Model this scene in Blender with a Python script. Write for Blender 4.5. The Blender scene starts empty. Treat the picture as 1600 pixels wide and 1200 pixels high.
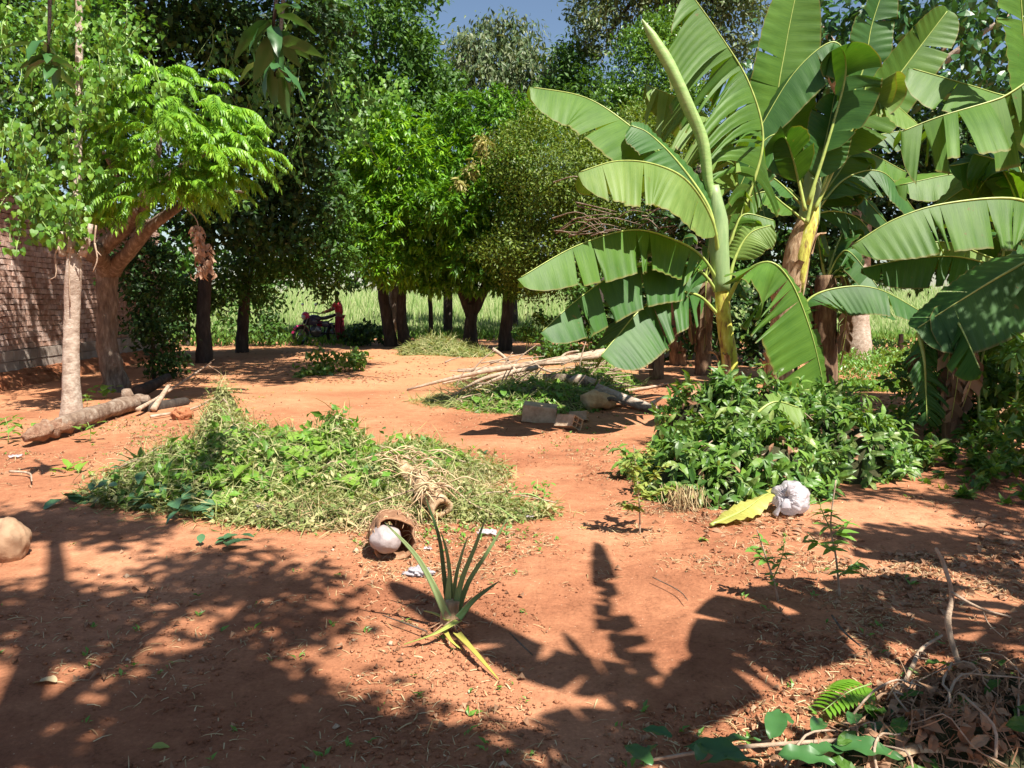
import bpy, math, random
import numpy as np
from mathutils import Vector, Matrix, noise

# ------------------------------------------------------------------ camera, world, sun, exposure
S = bpy.context.scene
COL = S.collection
FPX = 1230.0
CH = 1.6
PITCH = math.atan(135 / FPX)
cam = bpy.data.cameras.new('camera')
cam.sensor_width = 36
cam.lens = 36 * FPX / 1600
cam.clip_start = 0.05
cam.clip_end = 600
camo = bpy.data.objects.new('camera', cam)
camo.location = (0, 0, CH)
camo.rotation_euler = (math.radians(90) - PITCH, 0, 0)
COL.objects.link(camo)
S.camera = camo

SUNV = Vector((0.50, -0.68, 1.28))          # towards the sun
sun_el = math.atan2(SUNV.z, math.hypot(SUNV.x, SUNV.y))
W = bpy.data.worlds.new('World')
S.world = W
W.use_nodes = True
wn = W.node_tree
bg = wn.nodes['Background']
sky = wn.nodes.new('ShaderNodeTexSky')
sky.sky_type = 'NISHITA'
sky.sun_disc = False
sky.sun_elevation = sun_el
sky.sun_rotation = math.atan2(SUNV.x, SUNV.y)
sky.air_density = 1.0
sky.dust_density = 0.5
sky.ozone_density = 1.0
wn.links.new(sky.outputs[0], bg.inputs[0])
bg.inputs[1].default_value = 0.058
L = bpy.data.lights.new('sun', 'SUN')
L.energy = 5.0
L.angle = math.radians(0.5)
L.color = (1.0, 0.94, 0.84)
Lo = bpy.data.objects.new('sun', L)
Lo.rotation_euler = (-SUNV).to_track_quat('-Z', 'Y').to_euler()
COL.objects.link(Lo)
S.view_settings.view_transform = 'Standard'
S.view_settings.look = 'None'
S.view_settings.exposure = 1.15
S.view_settings.gamma = 1
S.view_settings.use_curve_mapping = False
S.cycles.max_bounces = 7
S.cycles.diffuse_bounces = 4
S.cycles.glossy_bounces = 2
S.cycles.transmission_bounces = 5
S.cycles.transparent_max_bounces = 6
S.cycles.use_denoising = True
S.cycles.sample_clamp_indirect = 6

# ------------------------------------------------------------------ helpers
cp, sp_ = math.cos(PITCH), math.sin(PITCH)
def ray(px, py):
    a, b = (px - 800) / FPX, (600 - py) / FPX
    return Vector((a, cp + b * sp_, -sp_ + b * cp))
def at(px, py, Y):
    r = ray(px, py)
    r = r * (Y / r.y)
    return Vector((r.x, r.y, CH + r.z))
def terr(x, y):
    k = max(0.0, min(1.0, (32 - y) / 8)) * max(0.0, min(1.0, (22 - abs(x)) / 6))
    return k * (0.05 * noise.noise((x * .35, y * .35, 3)) + 0.032 * noise.noise((x * 1.3, y * 1.3, 7)) + 0.008 * noise.noise((x * 5, y * 5, 1)))
def gnd(px, py):
    r = ray(px, py)
    r = r * (CH / -r.z)
    return Vector((r.x, r.y, terr(r.x, r.y)))
def depth(py):
    return gnd(800, py).y
def gat(x, y, dz=0.0):
    return Vector((x, y, terr(x, y) + dz))
def lift(px, py, h):
    g = gnd(px, py)
    return Vector((g.x, g.y, 0)) + SUNV * (h * .92)

def mesh_np(name, V, quads=None, tris=None, uv=None, smooth=True):
    V = np.asarray(V, np.float32).reshape(-1, 3)
    me = bpy.data.meshes.new(name)
    q = np.zeros((0, 4), np.int32) if quads is None or len(quads) == 0 else np.asarray(quads, np.int32)
    t = np.zeros((0, 3), np.int32) if tris is None or len(tris) == 0 else np.asarray(tris, np.int32)
    me.vertices.add(len(V)); me.vertices.foreach_set('co', V.ravel())
    nl = q.size + t.size
    me.loops.add(nl)
    idx = np.concatenate([q.ravel(), t.ravel()])
    me.loops.foreach_set('vertex_index', idx)
    me.polygons.add(len(q) + len(t))
    st = np.concatenate([np.arange(len(q)) * 4, q.size + np.arange(len(t)) * 3]).astype(np.int32)
    me.polygons.foreach_set('loop_start', st)
    me.polygons.foreach_set('use_smooth', np.full(len(q) + len(t), smooth))
    if uv is not None:
        l = me.uv_layers.new(name='UVMap')
        l.data.foreach_set('uv', np.asarray(uv, np.float32)[idx].ravel())
    me.update(calc_edges=True)
    return me

def ob(name, me, mat=None, parent=None, label=None, cat=None, group=None, kind=None, loc=None):
    o = bpy.data.objects.new(name, me)
    COL.objects.link(o)
    if me is not None and mat is not None and len(me.materials) == 0:
        me.materials.append(mat)
    if parent is not None: o.parent = parent
    if loc is not None: o.location = loc
    if label: o['label'] = label
    if cat: o['category'] = cat
    if group: o['group'] = group
    if kind: o['kind'] = kind
    return o
def thing(name, label, cat, group=None, loc=(0, 0, 0), rz=0):
    o = ob(name, None, label=label, cat=cat, group=group, loc=loc)
    o.rotation_euler = (0, 0, rz)
    return o

class MB:
    def __init__(s): s.V = []; s.Q = []; s.T = []; s.n = 0
    def add(s, V, Q=(), T=()):
        V = np.asarray(V, float).reshape(-1, 3)
        s.V.append(V)
        if len(Q): s.Q.append(np.asarray(Q) + s.n)
        if len(T): s.T.append(np.asarray(T) + s.n)
        s.n += len(V)
        return s
    def box(s, c, d, M=None):
        c = np.array(c, float); x, y, z = [k / 2 for k in d]
        v = np.array([(-x,-y,-z),(x,-y,-z),(x,y,-z),(-x,y,-z),(-x,-y,z),(x,-y,z),(x,y,z),(-x,y,z)])
        if M is not None: v = v @ np.array(M.to_3x3()).T
        return s.add(v + c, [(0,3,2,1),(4,5,6,7),(0,1,5,4),(1,2,6,5),(2,3,7,6),(3,0,4,7)])
    def tube(s, pts, rad, seg=8, cap=True, lump=0.0, flat=1.0, lf=3.0):
        V, Q, T = tube_geo(pts, rad, seg, cap, lump, flat, lf)
        return s.add(V, Q, T)
    def mesh(s, name, smooth=True):
        return mesh_np(name, np.concatenate(s.V), np.concatenate(s.Q) if s.Q else None, np.concatenate(s.T) if s.T else None, smooth=smooth)

def crom(pts, n):
    P = [Vector(p) for p in pts]
    if len(P) == 2:
        return [P[0].lerp(P[1], i / (n - 1)) for i in range(n)]
    P = [P[0] * 2 - P[1]] + P + [P[-1] * 2 - P[-2]]
    m = len(P) - 3
    out = []
    for i in range(n):
        u = i / (n - 1) * m
        k = min(int(u), m - 1); t = u - k
        a, b, c, d = P[k], P[k + 1], P[k + 2], P[k + 3]
        out.append(0.5 * ((2 * b) + (c - a) * t + (2 * a - 5 * b + 4 * c - d) * t * t + (3 * b - a - 3 * c + d) * t ** 3))
    return out
def tangents(P):
    n = len(P)
    return [(P[min(i + 1, n - 1)] - P[max(i - 1, 0)]).normalized() for i in range(n)]
def tube_geo(pts, rad, seg=8, cap=True, lump=0.0, flat=1.0, lf=3.0):
    P = [Vector(p) for p in pts]
    n = len(P)
    if not hasattr(rad, '__len__'): rad = [rad] * n
    if len(rad) != n: rad = list(np.interp(np.linspace(0, 1, n), np.linspace(0, 1, len(rad)), rad))
    T = tangents(P)
    ref = Vector((0, 0, 1)) if abs(T[0].z) < 0.8 else Vector((0, 1, 0))
    A = (ref - T[0] * ref.dot(T[0])).normalized()
    V = []
    for i in range(n):
        A = (A - T[i] * A.dot(T[i]))
        A = A.normalized() if A.length > 1e-6 else T[i].orthogonal().normalized()
        B = T[i].cross(A)
        for j in range(seg):
            a = 2 * math.pi * j / seg
            d = A * math.cos(a) * flat + B * math.sin(a)
            r = rad[i]
            if lump:
                r *= 1 + lump * noise.noise(P[i] * lf + d * 1.3)
            V.append(P[i] + d * r)
    Q = [(i * seg + j, i * seg + (j + 1) % seg, (i + 1) * seg + (j + 1) % seg, (i + 1) * seg + j) for i in range(n - 1) for j in range(seg)]
    Tt = []
    if cap:
        V += [P[0], P[-1]]
        b = n * seg
        Tt = [(b, (j + 1) % seg, j) for j in range(seg)] + [(b + 1, (n - 1) * seg + j, (n - 1) * seg + (j + 1) % seg) for j in range(seg)]
    return np.array([tuple(v) for v in V]), Q, Tt

def norm(a):
    return a / np.maximum(np.linalg.norm(a, axis=-1, keepdims=True), 1e-9)
def scatter(tV, tQ, tT, pos, d, up, sc, wsc=None):
    """copies of one template leaf (length along +Y, face up +Z) at pos, pointing along d."""
    tV = np.asarray(tV, float)
    N = len(pos)
    d = norm(d)
    s = norm(np.cross(d, up)); u = np.cross(s, d)
    sc = np.broadcast_to(np.asarray(sc, float), (N,))
    wsc = sc if wsc is None else np.broadcast_to(np.asarray(wsc, float), (N,))
    V = (pos[:, None, :] + tV[None, :, 0, None] * s[:, None, :] * wsc[:, None, None]
         + tV[None, :, 1, None] * d[:, None, :] * sc[:, None, None] + tV[None, :, 2, None] * u[:, None, :] * sc[:, None, None])
    k = len(tV)
    off = (np.arange(N) * k)[:, None, None]
    Q = (np.asarray(tQ)[None] + off).reshape(-1, 4) if len(tQ) else np.zeros((0, 4), int)
    T = (np.asarray(tT)[None] + off).reshape(-1, 3) if len(tT) else np.zeros((0, 3), int)
    return V.reshape(-1, 3), Q, T

# leaf templates
def leaf_t(w, fold=.12, droop=.18):      # 4 triangles
    return ([(0,0,0), (-w,.42,fold*w*2), (0,.45,0), (w,.42,fold*w*2), (0,1,-droop)], [], [(0,2,1), (0,3,2), (1,2,4), (2,3,4)])
def leaf_n(w, fold=.15, droop=.2):       # nearer leaves: 8 triangles
    return ([(0,0,0), (-w*.75,.22,fold*w), (0,.25,.02), (w*.75,.22,fold*w), (-w,.5,fold*w), (0,.52,0), (w,.5,fold*w),
             (-w*.6,.8,-droop*.35), (0,.8,-droop*.4), (w*.6,.8,-droop*.35), (0,1.03,-droop)],
            [(1,2,5,4), (2,3,6,5), (4,5,8,7), (5,6,9,8)], [(0,2,1), (0,3,2), (7,8,10), (8,9,10)])
def heart_t():
    return ([(0,.08,0), (-.3,0,.05), (-.46,.25,.06), (-.3,.62,.02), (0,1,-.15), (.3,.62,.02), (.46,.25,.06), (.3,0,.05), (0,.5,-.03)], [],
            [(0,8,1), (1,8,2), (2,8,3), (3,8,4), (4,8,5), (5,8,6), (6,8,7), (7,8,0)])
def leaf_hd(w, fold=.25, droop=.25, n=9, sharp=.9, wave=.02):
    V = []
    for i in range(n + 1):
        t = i / n
        ww = w * math.sin(math.pi * min(1, t ** sharp * .97 + .03)) ** .85 if i < n else 0
        z = -droop * t * t
        for k in (-1, -.5, 0, .5, 1):
            V.append((ww * k, t, z + fold * abs(k) * ww + wave * math.sin(t * 17 + k * 2) * abs(k)))
    Q = [(i * 5 + j, i * 5 + j + 1, i * 5 + j + 6, i * 5 + j + 5) for i in range(n) for j in range(4)]
    return (V, Q, [])
BLADE = ([(-.5,0,0), (.5,0,0), (-.45,.4,.05), (.45,.4,.05), (-.3,.75,-.03), (.3,.75,-.03), (0,1,-.2)], [(0,1,3,2), (2,3,5,4)], [(4,5,6)])

# ------------------------------------------------------------------ materials
def newmat(name):
    m = bpy.data.materials.new(name); m.use_nodes = True
    nt = m.node_tree; nt.nodes.clear()
    return m, nt, nt.nodes, nt.links
def nd(ns, t, **k):
    n = ns.new(t)
    for a, v in k.items():
        if a.startswith('i_'):
            key = a[2:].replace('_', ' ')
            n.inputs[key].default_value = v
        else: setattr(n, a, v)
    return n
def ramp(ns, stops):
    r = ns.new('ShaderNodeValToRGB')
    e = r.color_ramp.elements
    while len(e) < len(stops): e.new(0.5)
    for i, (p, c) in enumerate(stops):
        e[i].position = p; e[i].color = (*c, 1)
    return r
def finish(nt, ns, ls, shader):
    o = ns.new('ShaderNodeOutputMaterial'); ls.new(shader, o.inputs[0])

def leafmat(name, cols, transl=.32, rough=.42, spec=.5, tint=(1.5, 1.35, .5), perobj=False):
    m, nt, ns, ls = newmat(name)
    g = ns.new('ShaderNodeNewGeometry')
    n = len(cols)
    r = ramp(ns, [(i / max(1, n - 1), c) for i, c in enumerate(cols)])
    if perobj:
        oi = ns.new('ShaderNodeObjectInfo'); ls.new(oi.outputs['Random'], r.inputs[0])
    else:
        ls.new(g.outputs['Random Per Island'], r.inputs[0])
    nz = nd(ns, 'ShaderNodeTexNoise', i_Scale=1.3, i_Detail=2.0)
    tc = ns.new('ShaderNodeNewGeometry'); ls.new(tc.outputs['Position'], nz.inputs['Vector'])
    mr = nd(ns, 'ShaderNodeMapRange'); mr.inputs[3].default_value = .7; mr.inputs[4].default_value = 1.3
    ls.new(nz.outputs[0], mr.inputs[0])
    mx = nd(ns, 'ShaderNodeVectorMath', operation='SCALE')
    ls.new(r.outputs[0], mx.inputs[0]); ls.new(mr.outputs[0], mx.inputs['Scale'])
    p = nd(ns, 'ShaderNodeBsdfPrincipled', i_Roughness=rough)
    p.inputs['Specular IOR Level'].default_value = spec
    ls.new(mx.outputs[0], p.inputs['Base Color'])
    tm = nd(ns, 'ShaderNodeVectorMath', operation='MULTIPLY'); tm.inputs[1].default_value = tint
    ls.new(mx.outputs[0], tm.inputs[0])
    t = ns.new('ShaderNodeBsdfTranslucent'); ls.new(tm.outputs[0], t.inputs[0])
    ms = nd(ns, 'ShaderNodeMixShader'); ms.inputs[0].default_value = transl
    ls.new(p.outputs[0], ms.inputs[1]); ls.new(t.outputs[0], ms.inputs[2])
    finish(nt, ns, ls, ms.outputs[0])
    return m

def bananamat(name, c1, c2, transl=.35):
    m, nt, ns, ls = newmat(name)
    uv = ns.new('ShaderNodeUVMap')
    sx = ns.new('ShaderNodeSeparateXYZ'); ls.new(uv.outputs[0], sx.inputs[0])
    oi = ns.new('ShaderNodeObjectInfo')
    add = nd(ns, 'ShaderNodeMath', operation='MULTIPLY_ADD'); ls.new(sx.outputs[0], add.inputs[0]); add.inputs[1].default_value = 1; ls.new(oi.outputs['Random'], add.inputs[2])
    cv = ns.new('ShaderNodeCombineXYZ')
    m1 = nd(ns, 'ShaderNodeMath', operation='MULTIPLY'); ls.new(add.outputs[0], m1.inputs[0]); m1.inputs[1].default_value = 60
    m2 = nd(ns, 'ShaderNodeMath', operation='MULTIPLY'); ls.new(sx.outputs[1], m2.inputs[0]); m2.inputs[1].default_value = 1.2
    ls.new(m1.outputs[0], cv.inputs[0]); ls.new(m2.outputs[0], cv.inputs[1])
    nz = nd(ns, 'ShaderNodeTexNoise', i_Scale=1.5, i_Detail=3.0, i_Roughness=.6); ls.new(cv.outputs[0], nz.inputs['Vector'])
    g = ns.new('ShaderNodeNewGeometry')
    nb = nd(ns, 'ShaderNodeTexNoise', i_Scale=2.2, i_Detail=3.0); ls.new(g.outputs['Position'], nb.inputs['Vector'])
    av = nd(ns, 'ShaderNodeMath', operation='ADD'); ls.new(nz.outputs[0], av.inputs[0]); ls.new(nb.outputs[0], av.inputs[1])
    r = ramp(ns, [(.38, c1), (.62, c2)])
    hv = nd(ns, 'ShaderNodeMath', operation='MULTIPLY'); ls.new(av.outputs[0], hv.inputs[0]); hv.inputs[1].default_value = .5
    ls.new(hv.outputs[0], r.inputs[0])
    # brown scorched edge
    ed = nd(ns, 'ShaderNodeMapRange'); ls.new(sx.outputs[1], ed.inputs[0]); ed.inputs[1].default_value = .93; ed.inputs[2].default_value = 1.0
    mixc = nd(ns, 'ShaderNodeMix', data_type='RGBA'); ls.new(ed.outputs[0], mixc.inputs[0]); ls.new(r.outputs[0], mixc.inputs[6]); mixc.inputs[7].default_value = (.22, .17, .05, 1)
    # small blemishes
    vo = nd(ns, 'ShaderNodeTexNoise', i_Scale=9.0, i_Detail=4.0); ls.new(g.outputs['Position'], vo.inputs['Vector'])
    vm = nd(ns, 'ShaderNodeMapRange'); ls.new(vo.outputs[0], vm.inputs[0]); vm.inputs[1].default_value = .70; vm.inputs[2].default_value = .76
    mix2 = nd(ns, 'ShaderNodeMix', data_type='RGBA'); ls.new(vm.outputs[0], mix2.inputs[0]); ls.new(mixc.outputs[2], mix2.inputs[6]); mix2.inputs[7].default_value = (.14, .13, .03, 1)
    p = nd(ns, 'ShaderNodeBsdfPrincipled', i_Roughness=.5); p.inputs['Specular IOR Level'].default_value = .33
    ls.new(mix2.outputs[2], p.inputs['Base Color'])
    bp = nd(ns, 'ShaderNodeBump', i_Strength=.22, i_Distance=.01); ls.new(nz.outputs[0], bp.inputs['Height']); ls.new(bp.outputs[0], p.inputs['Normal'])
    tm = nd(ns, 'ShaderNodeVectorMath', operation='MULTIPLY'); tm.inputs[1].default_value = (1.7, 1.5, .35); ls.new(mix2.outputs[2], tm.inputs[0])
    t = ns.new('ShaderNodeBsdfTranslucent'); ls.new(tm.outputs[0], t.inputs[0])
    ms = nd(ns, 'ShaderNodeMixShader'); ms.inputs[0].default_value = transl
    ls.new(p.outputs[0], ms.inputs[1]); ls.new(t.outputs[0], ms.inputs[2])
    finish(nt, ns, ls, ms.outputs[0])
    return m

def roughmat(name, stops, scale=6, rough=.85, bump=.4, bscale=None, stretch=(1, 1, 1), spec=.25, dist=.02, perobj=False):
    m, nt, ns, ls = newmat(name)
    g = ns.new('ShaderNodeNewGeometry')
    mp = nd(ns, 'ShaderNodeMapping'); mp.inputs['Scale'].default_value = stretch
    ls.new(g.outputs['Position'], mp.inputs['Vector'])
    nz = nd(ns, 'ShaderNodeTexNoise', i_Scale=scale, i_Detail=6.0, i_Roughness=.65); ls.new(mp.outputs[0], nz.inputs['Vector'])
    r = ramp(ns, stops)
    if perobj:
        oi = ns.new('ShaderNodeObjectInfo')
        a = nd(ns, 'ShaderNodeMath', operation='MULTIPLY_ADD'); ls.new(oi.outputs['Random'], a.inputs[0]); a.inputs[1].default_value = .3; ls.new(nz.outputs[0], a.inputs[2])
        b = nd(ns, 'ShaderNodeMath', operation='SUBTRACT'); ls.new(a.outputs[0], b.inputs[0]); b.inputs[1].default_value = .15
        ls.new(b.outputs[0], r.inputs[0])
    else:
        ls.new(nz.outputs[0], r.inputs[0])
    p = nd(ns, 'ShaderNodeBsdfPrincipled', i_Roughness=rough); p.inputs['Specular IOR Level'].default_value = spec
    ls.new(r.outputs[0], p.inputs['Base Color'])
    n2 = nd(ns, 'ShaderNodeTexNoise', i_Scale=bscale or scale * 3, i_Detail=5.0, i_Roughness=.7); ls.new(mp.outputs[0], n2.inputs['Vector'])
    bp = nd(ns, 'ShaderNodeBump', i_Strength=bump, i_Distance=dist); ls.new(n2.outputs[0], bp.inputs['Height']); ls.new(bp.outputs[0], p.inputs['Normal'])
    finish(nt, ns, ls, p.outputs[0])
    return m
def plain(name, c, rough=.5, metal=0, spec=.5):
    m, nt, ns, ls = newmat(name)
    p = nd(ns, 'ShaderNodeBsdfPrincipled', i_Roughness=rough, i_Metallic=metal); p.inputs['Specular IOR Level'].default_value = spec
    g = ns.new('ShaderNodeNewGeometry')
    nz = nd(ns, 'ShaderNodeTexNoise', i_Scale=14.0, i_Detail=3.0); ls.new(g.outputs['Position'], nz.inputs['Vector'])
    r = ramp(ns, [(.3, tuple(x * .8 for x in c)), (.7, tuple(min(1, x * 1.15) for x in c))]); ls.new(nz.outputs[0], r.inputs[0])
    ls.new(r.outputs[0], p.inputs['Base Color'])
    finish(nt, ns, ls, p.outputs[0])
    return m

def soilmat():
    m, nt, ns, ls = newmat('red_soil')
    g = ns.new('ShaderNodeNewGeometry')
    n1 = nd(ns, 'ShaderNodeTexNoise', i_Scale=.55, i_Detail=5.0, i_Roughness=.6); ls.new(g.outputs['Position'], n1.inputs['Vector'])
    r1 = ramp(ns, [(.32, (.29, .108, .055)), (.5, (.385, .165, .086)), (.68, (.46, .222, .125))]); ls.new(n1.outputs[0], r1.inputs[0])
    n2 = nd(ns, 'ShaderNodeTexNoise', i_Scale=7.0, i_Detail=8.0, i_Roughness=.72); ls.new(g.outputs['Position'], n2.inputs['Vector'])
    n2b = nd(ns, 'ShaderNodeTexNoise', i_Scale=55.0, i_Detail=5.0, i_Roughness=.7); ls.new(g.outputs['Position'], n2b.inputs['Vector'])
    n2c = nd(ns, 'ShaderNodeMath', operation='MULTIPLY_ADD'); ls.new(n2b.outputs[0], n2c.inputs[0]); n2c.inputs[1].default_value = .45
    n2d = nd(ns, 'ShaderNodeMath', operation='MULTIPLY'); ls.new(n2.outputs[0], n2d.inputs[0]); n2d.inputs[1].default_value = .55; ls.new(n2d.outputs[0], n2c.inputs[2])
    r2 = ramp(ns, [(.36, (.50, .47, .45)), (.46, (.92, .90, .88)), (.54, (1.05, 1.05, 1.04)), (.66, (1.45, 1.45, 1.42))]); ls.new(n2c.outputs[0], r2.inputs[0])
    mm = nd(ns, 'ShaderNodeMix', data_type='RGBA', blend_type='MULTIPLY'); mm.inputs[0].default_value = 1
    ls.new(r1.outputs[0], mm.inputs[6]); ls.new(r2.outputs[0], mm.inputs[7])
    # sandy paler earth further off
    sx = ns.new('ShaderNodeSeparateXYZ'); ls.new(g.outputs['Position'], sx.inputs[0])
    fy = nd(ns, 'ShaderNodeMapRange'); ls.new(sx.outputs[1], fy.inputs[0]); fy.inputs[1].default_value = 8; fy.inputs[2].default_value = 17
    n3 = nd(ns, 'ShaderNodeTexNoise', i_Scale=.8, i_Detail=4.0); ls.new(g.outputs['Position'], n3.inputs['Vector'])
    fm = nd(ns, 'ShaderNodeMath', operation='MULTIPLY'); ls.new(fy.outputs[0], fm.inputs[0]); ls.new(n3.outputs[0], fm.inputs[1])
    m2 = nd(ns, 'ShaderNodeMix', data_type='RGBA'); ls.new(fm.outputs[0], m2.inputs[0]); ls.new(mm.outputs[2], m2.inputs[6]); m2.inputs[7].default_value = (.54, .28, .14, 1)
    # pale specks
    vo = nd(ns, 'ShaderNodeTexVoronoi', i_Scale=38.0); ls.new(g.outputs['Position'], vo.inputs['Vector'])
    vm = nd(ns, 'ShaderNodeMapRange'); ls.new(vo.outputs['Distance'], vm.inputs[0]); vm.inputs[1].default_value = .16; vm.inputs[2].default_value = .08
    vr = nd(ns, 'ShaderNodeMath', operation='GREATER_THAN'); 
    sc = ns.new('ShaderNodeSeparateColor'); ls.new(vo.outputs['Color'], sc.inputs[0]); ls.new(sc.outputs[0], vr.inputs[0]); vr.inputs[1].default_value = .8
    vv = nd(ns, 'ShaderNodeMath', operation='MULTIPLY'); ls.new(vm.outputs[0], vv.inputs[0]); ls.new(vr.outputs[0], vv.inputs[1])
    m3 = nd(ns, 'ShaderNodeMix', data_type='RGBA'); ls.new(vv.outputs[0], m3.inputs[0]); ls.new(m2.outputs[2], m3.inputs[6]); m3.inputs[7].default_value = (.6, .4, .26, 1)
    p = nd(ns, 'ShaderNodeBsdfPrincipled', i_Roughness=.92); p.inputs['Specular IOR Level'].default_value = .15
    ls.new(m3.outputs[2], p.inputs['Base Color'])
    n4 = nd(ns, 'ShaderNodeTexNoise', i_Scale=22.0, i_Detail=9.0, i_Roughness=.75); ls.new(g.outputs['Position'], n4.inputs['Vector'])
    bs = nd(ns, 'ShaderNodeMapRange'); ls.new(n1.outputs[0], bs.inputs[0]); bs.inputs[1].default_value = .4; bs.inputs[2].default_value = .6; bs.inputs[3].default_value = 1.0; bs.inputs[4].default_value = .5
    bp = nd(ns, 'ShaderNodeBump', i_Strength=.75, i_Distance=.025); ls.new(bs.outputs[0], bp.inputs['Strength']); ls.new(n4.outputs[0], bp.inputs['Height']); ls.new(bp.outputs[0], p.inputs['Normal'])
    finish(nt, ns, ls, p.outputs[0])
    return m

M = {}
M['soil'] = soilmat()
M['field'] = roughmat('field_earth', [(.3, (.10, .13, .035)), (.55, (.16, .19, .05)), (.75, (.30, .27, .10))], scale=.6, bump=.5)
M['grass'] = leafmat('field_grass', [(.12, .21, .05), (.20, .30, .09), (.29, .36, .14), (.40, .42, .23)], .35, .6, .2)
M['grass_low'] = leafmat('short_grass', [(.06, .15, .02), (.10, .22, .03), (.16, .26, .05)], .35, .6, .2)
M['mango'] = leafmat('mango_leaf', [(.07, .18, .014), (.12, .29, .018), (.19, .39, .024), (.25, .43, .03)], .34, .40, .5)
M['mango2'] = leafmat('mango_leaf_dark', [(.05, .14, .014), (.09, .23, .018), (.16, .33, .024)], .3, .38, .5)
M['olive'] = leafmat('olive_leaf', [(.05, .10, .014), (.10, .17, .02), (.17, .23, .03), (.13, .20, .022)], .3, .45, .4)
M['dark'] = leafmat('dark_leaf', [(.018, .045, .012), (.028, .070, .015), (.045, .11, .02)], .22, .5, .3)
M['mid'] = leafmat('mid_leaf', [(.035, .09, .015), (.06, .14, .02), (.09, .19, .028)], .28, .48, .32)
M['grey'] = leafmat('grey_green_leaf', [(.05, .09, .035), (.09, .14, .05), (.16, .18, .08), (.05, .11, .03)], .2, .45, .4)
M['citrus'] = leafmat('citrus_leaf', [(.045, .11, .014), (.08, .18, .018), (.14, .27, .028)], .28, .36, .5)
M['big'] = leafmat('broad_leaf_green', [(.03, .09, .025), (.045, .13, .035), (.06, .16, .04)], .2, .38, .5)
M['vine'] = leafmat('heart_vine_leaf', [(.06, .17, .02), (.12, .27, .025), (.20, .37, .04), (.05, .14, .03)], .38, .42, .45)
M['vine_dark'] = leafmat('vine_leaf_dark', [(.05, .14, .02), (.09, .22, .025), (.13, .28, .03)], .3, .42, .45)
M['frond'] = leafmat('pinnate_leaflet', [(.10, .25, .018), (.17, .36, .025), (.25, .45, .04)], .36, .40, .5)
M['cut'] = leafmat('cut_weed', [(.10, .17, .03), (.26, .31, .10), (.50, .48, .24), (.08, .15, .03), (.40, .40, .18), (.20, .27, .07), (.56, .46, .27)], .3, .6, .3)
M['cutleaf'] = leafmat('cut_leaf', [(.09, .22, .03), (.14, .30, .035), (.22, .36, .05), (.06, .15, .04)], .34, .42, .4)
M['blue'] = leafmat('bluish_leaf', [(.05, .12, .06), (.07, .16, .07), (.10, .20, .10)], .15, .35, .6)
M['shrub'] = leafmat('shrub_leaf', [(.045, .12, .018), (.10, .22, .028), (.17, .30, .045), (.05, .13, .025), (.28, .36, .10)], .3, .42, .45)
M['sapl'] = leafmat('sapling_leaf', [(.17, .23, .05), (.27, .34, .08), (.38, .42, .14)], .32, .42, .4)
M['sapl2'] = leafmat('young_green_leaf', [(.10, .24, .03), (.16, .32, .05), (.13, .26, .06)], .3, .38, .5)
M['straw'] = leafmat('straw', [(.38, .27, .13), (.50, .38, .20), (.62, .50, .30), (.28, .17, .08)], .15, .8, .2, tint=(1, 1, 1))
M['dryleaf'] = leafmat('dry_leaf', [(.24, .12, .065), (.34, .19, .11), (.46, .29, .18), (.17, .09, .05)], .15, .75, .25, tint=(1.1, .9, .7))
M['rust'] = leafmat('rusty_dead_leaf', [(.26, .15, .09), (.42, .27, .18), (.56, .38, .26), (.18, .10, .06)], .2, .7, .3, tint=(1.1, .9, .7))
M['young'] = leafmat('new_mango_shoot', [(.34, .32, .08), (.42, .36, .13), (.28, .32, .07)], .3, .45, .4, tint=(1.1, 1, .7))
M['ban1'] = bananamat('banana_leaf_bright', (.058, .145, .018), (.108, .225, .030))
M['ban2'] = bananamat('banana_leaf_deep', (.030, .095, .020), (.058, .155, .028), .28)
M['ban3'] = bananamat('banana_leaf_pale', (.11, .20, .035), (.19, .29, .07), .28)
M['midrib'] = plain('banana_midrib', (.36, .44, .11), .4)
M['petiole'] = plain('banana_petiole', (.19, .30, .09), .45)
M['rolled'] = roughmat('rolled_banana_leaf', [(.3, (.18, .31, .08)), (.7, (.31, .42, .15))], 3, .45, .15, stretch=(2, 2, 8), spec=.4)
M['stemY'] = roughmat('banana_stem_yellow', [(.36, (.22, .13, .05)), (.43, (.42, .36, .07)), (.56, (.56, .56, .10)), (.70, (.70, .66, .36))], 6, .55, .25, stretch=(2.5, 2.5, .8), spec=.35)
M['stemG'] = roughmat('banana_stem_green', [(.3, (.16, .26, .10)), (.6, (.28, .38, .17)), (.8, (.36, .44, .2))], 3.5, .45, .2, stretch=(3, 3, .5), spec=.4)
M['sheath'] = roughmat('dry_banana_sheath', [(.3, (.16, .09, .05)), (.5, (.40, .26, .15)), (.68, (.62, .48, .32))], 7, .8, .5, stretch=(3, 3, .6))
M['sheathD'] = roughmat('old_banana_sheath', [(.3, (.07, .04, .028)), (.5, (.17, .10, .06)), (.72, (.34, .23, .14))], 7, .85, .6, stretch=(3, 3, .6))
M['deadleaf'] = leafmat('dead_banana_leaf', [(.10, .065, .04), (.20, .13, .08), (.32, .23, .14)], .2, .8, .2, tint=(1.1, .9, .6))
M['bark'] = roughmat('brown_bark', [(.3, (.09, .062, .047)), (.5, (.18, .135, .10)), (.7, (.34, .28, .22))], 9, .9, .9, stretch=(1.6, 1.6, .4), dist=.04)
M['barkpale'] = roughmat('pale_bark', [(.3, (.24, .17, .13)), (.5, (.42, .33, .26)), (.7, (.58, .50, .42))], 12, .85, .8, stretch=(1, 1, 1.6), dist=.02)
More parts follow.
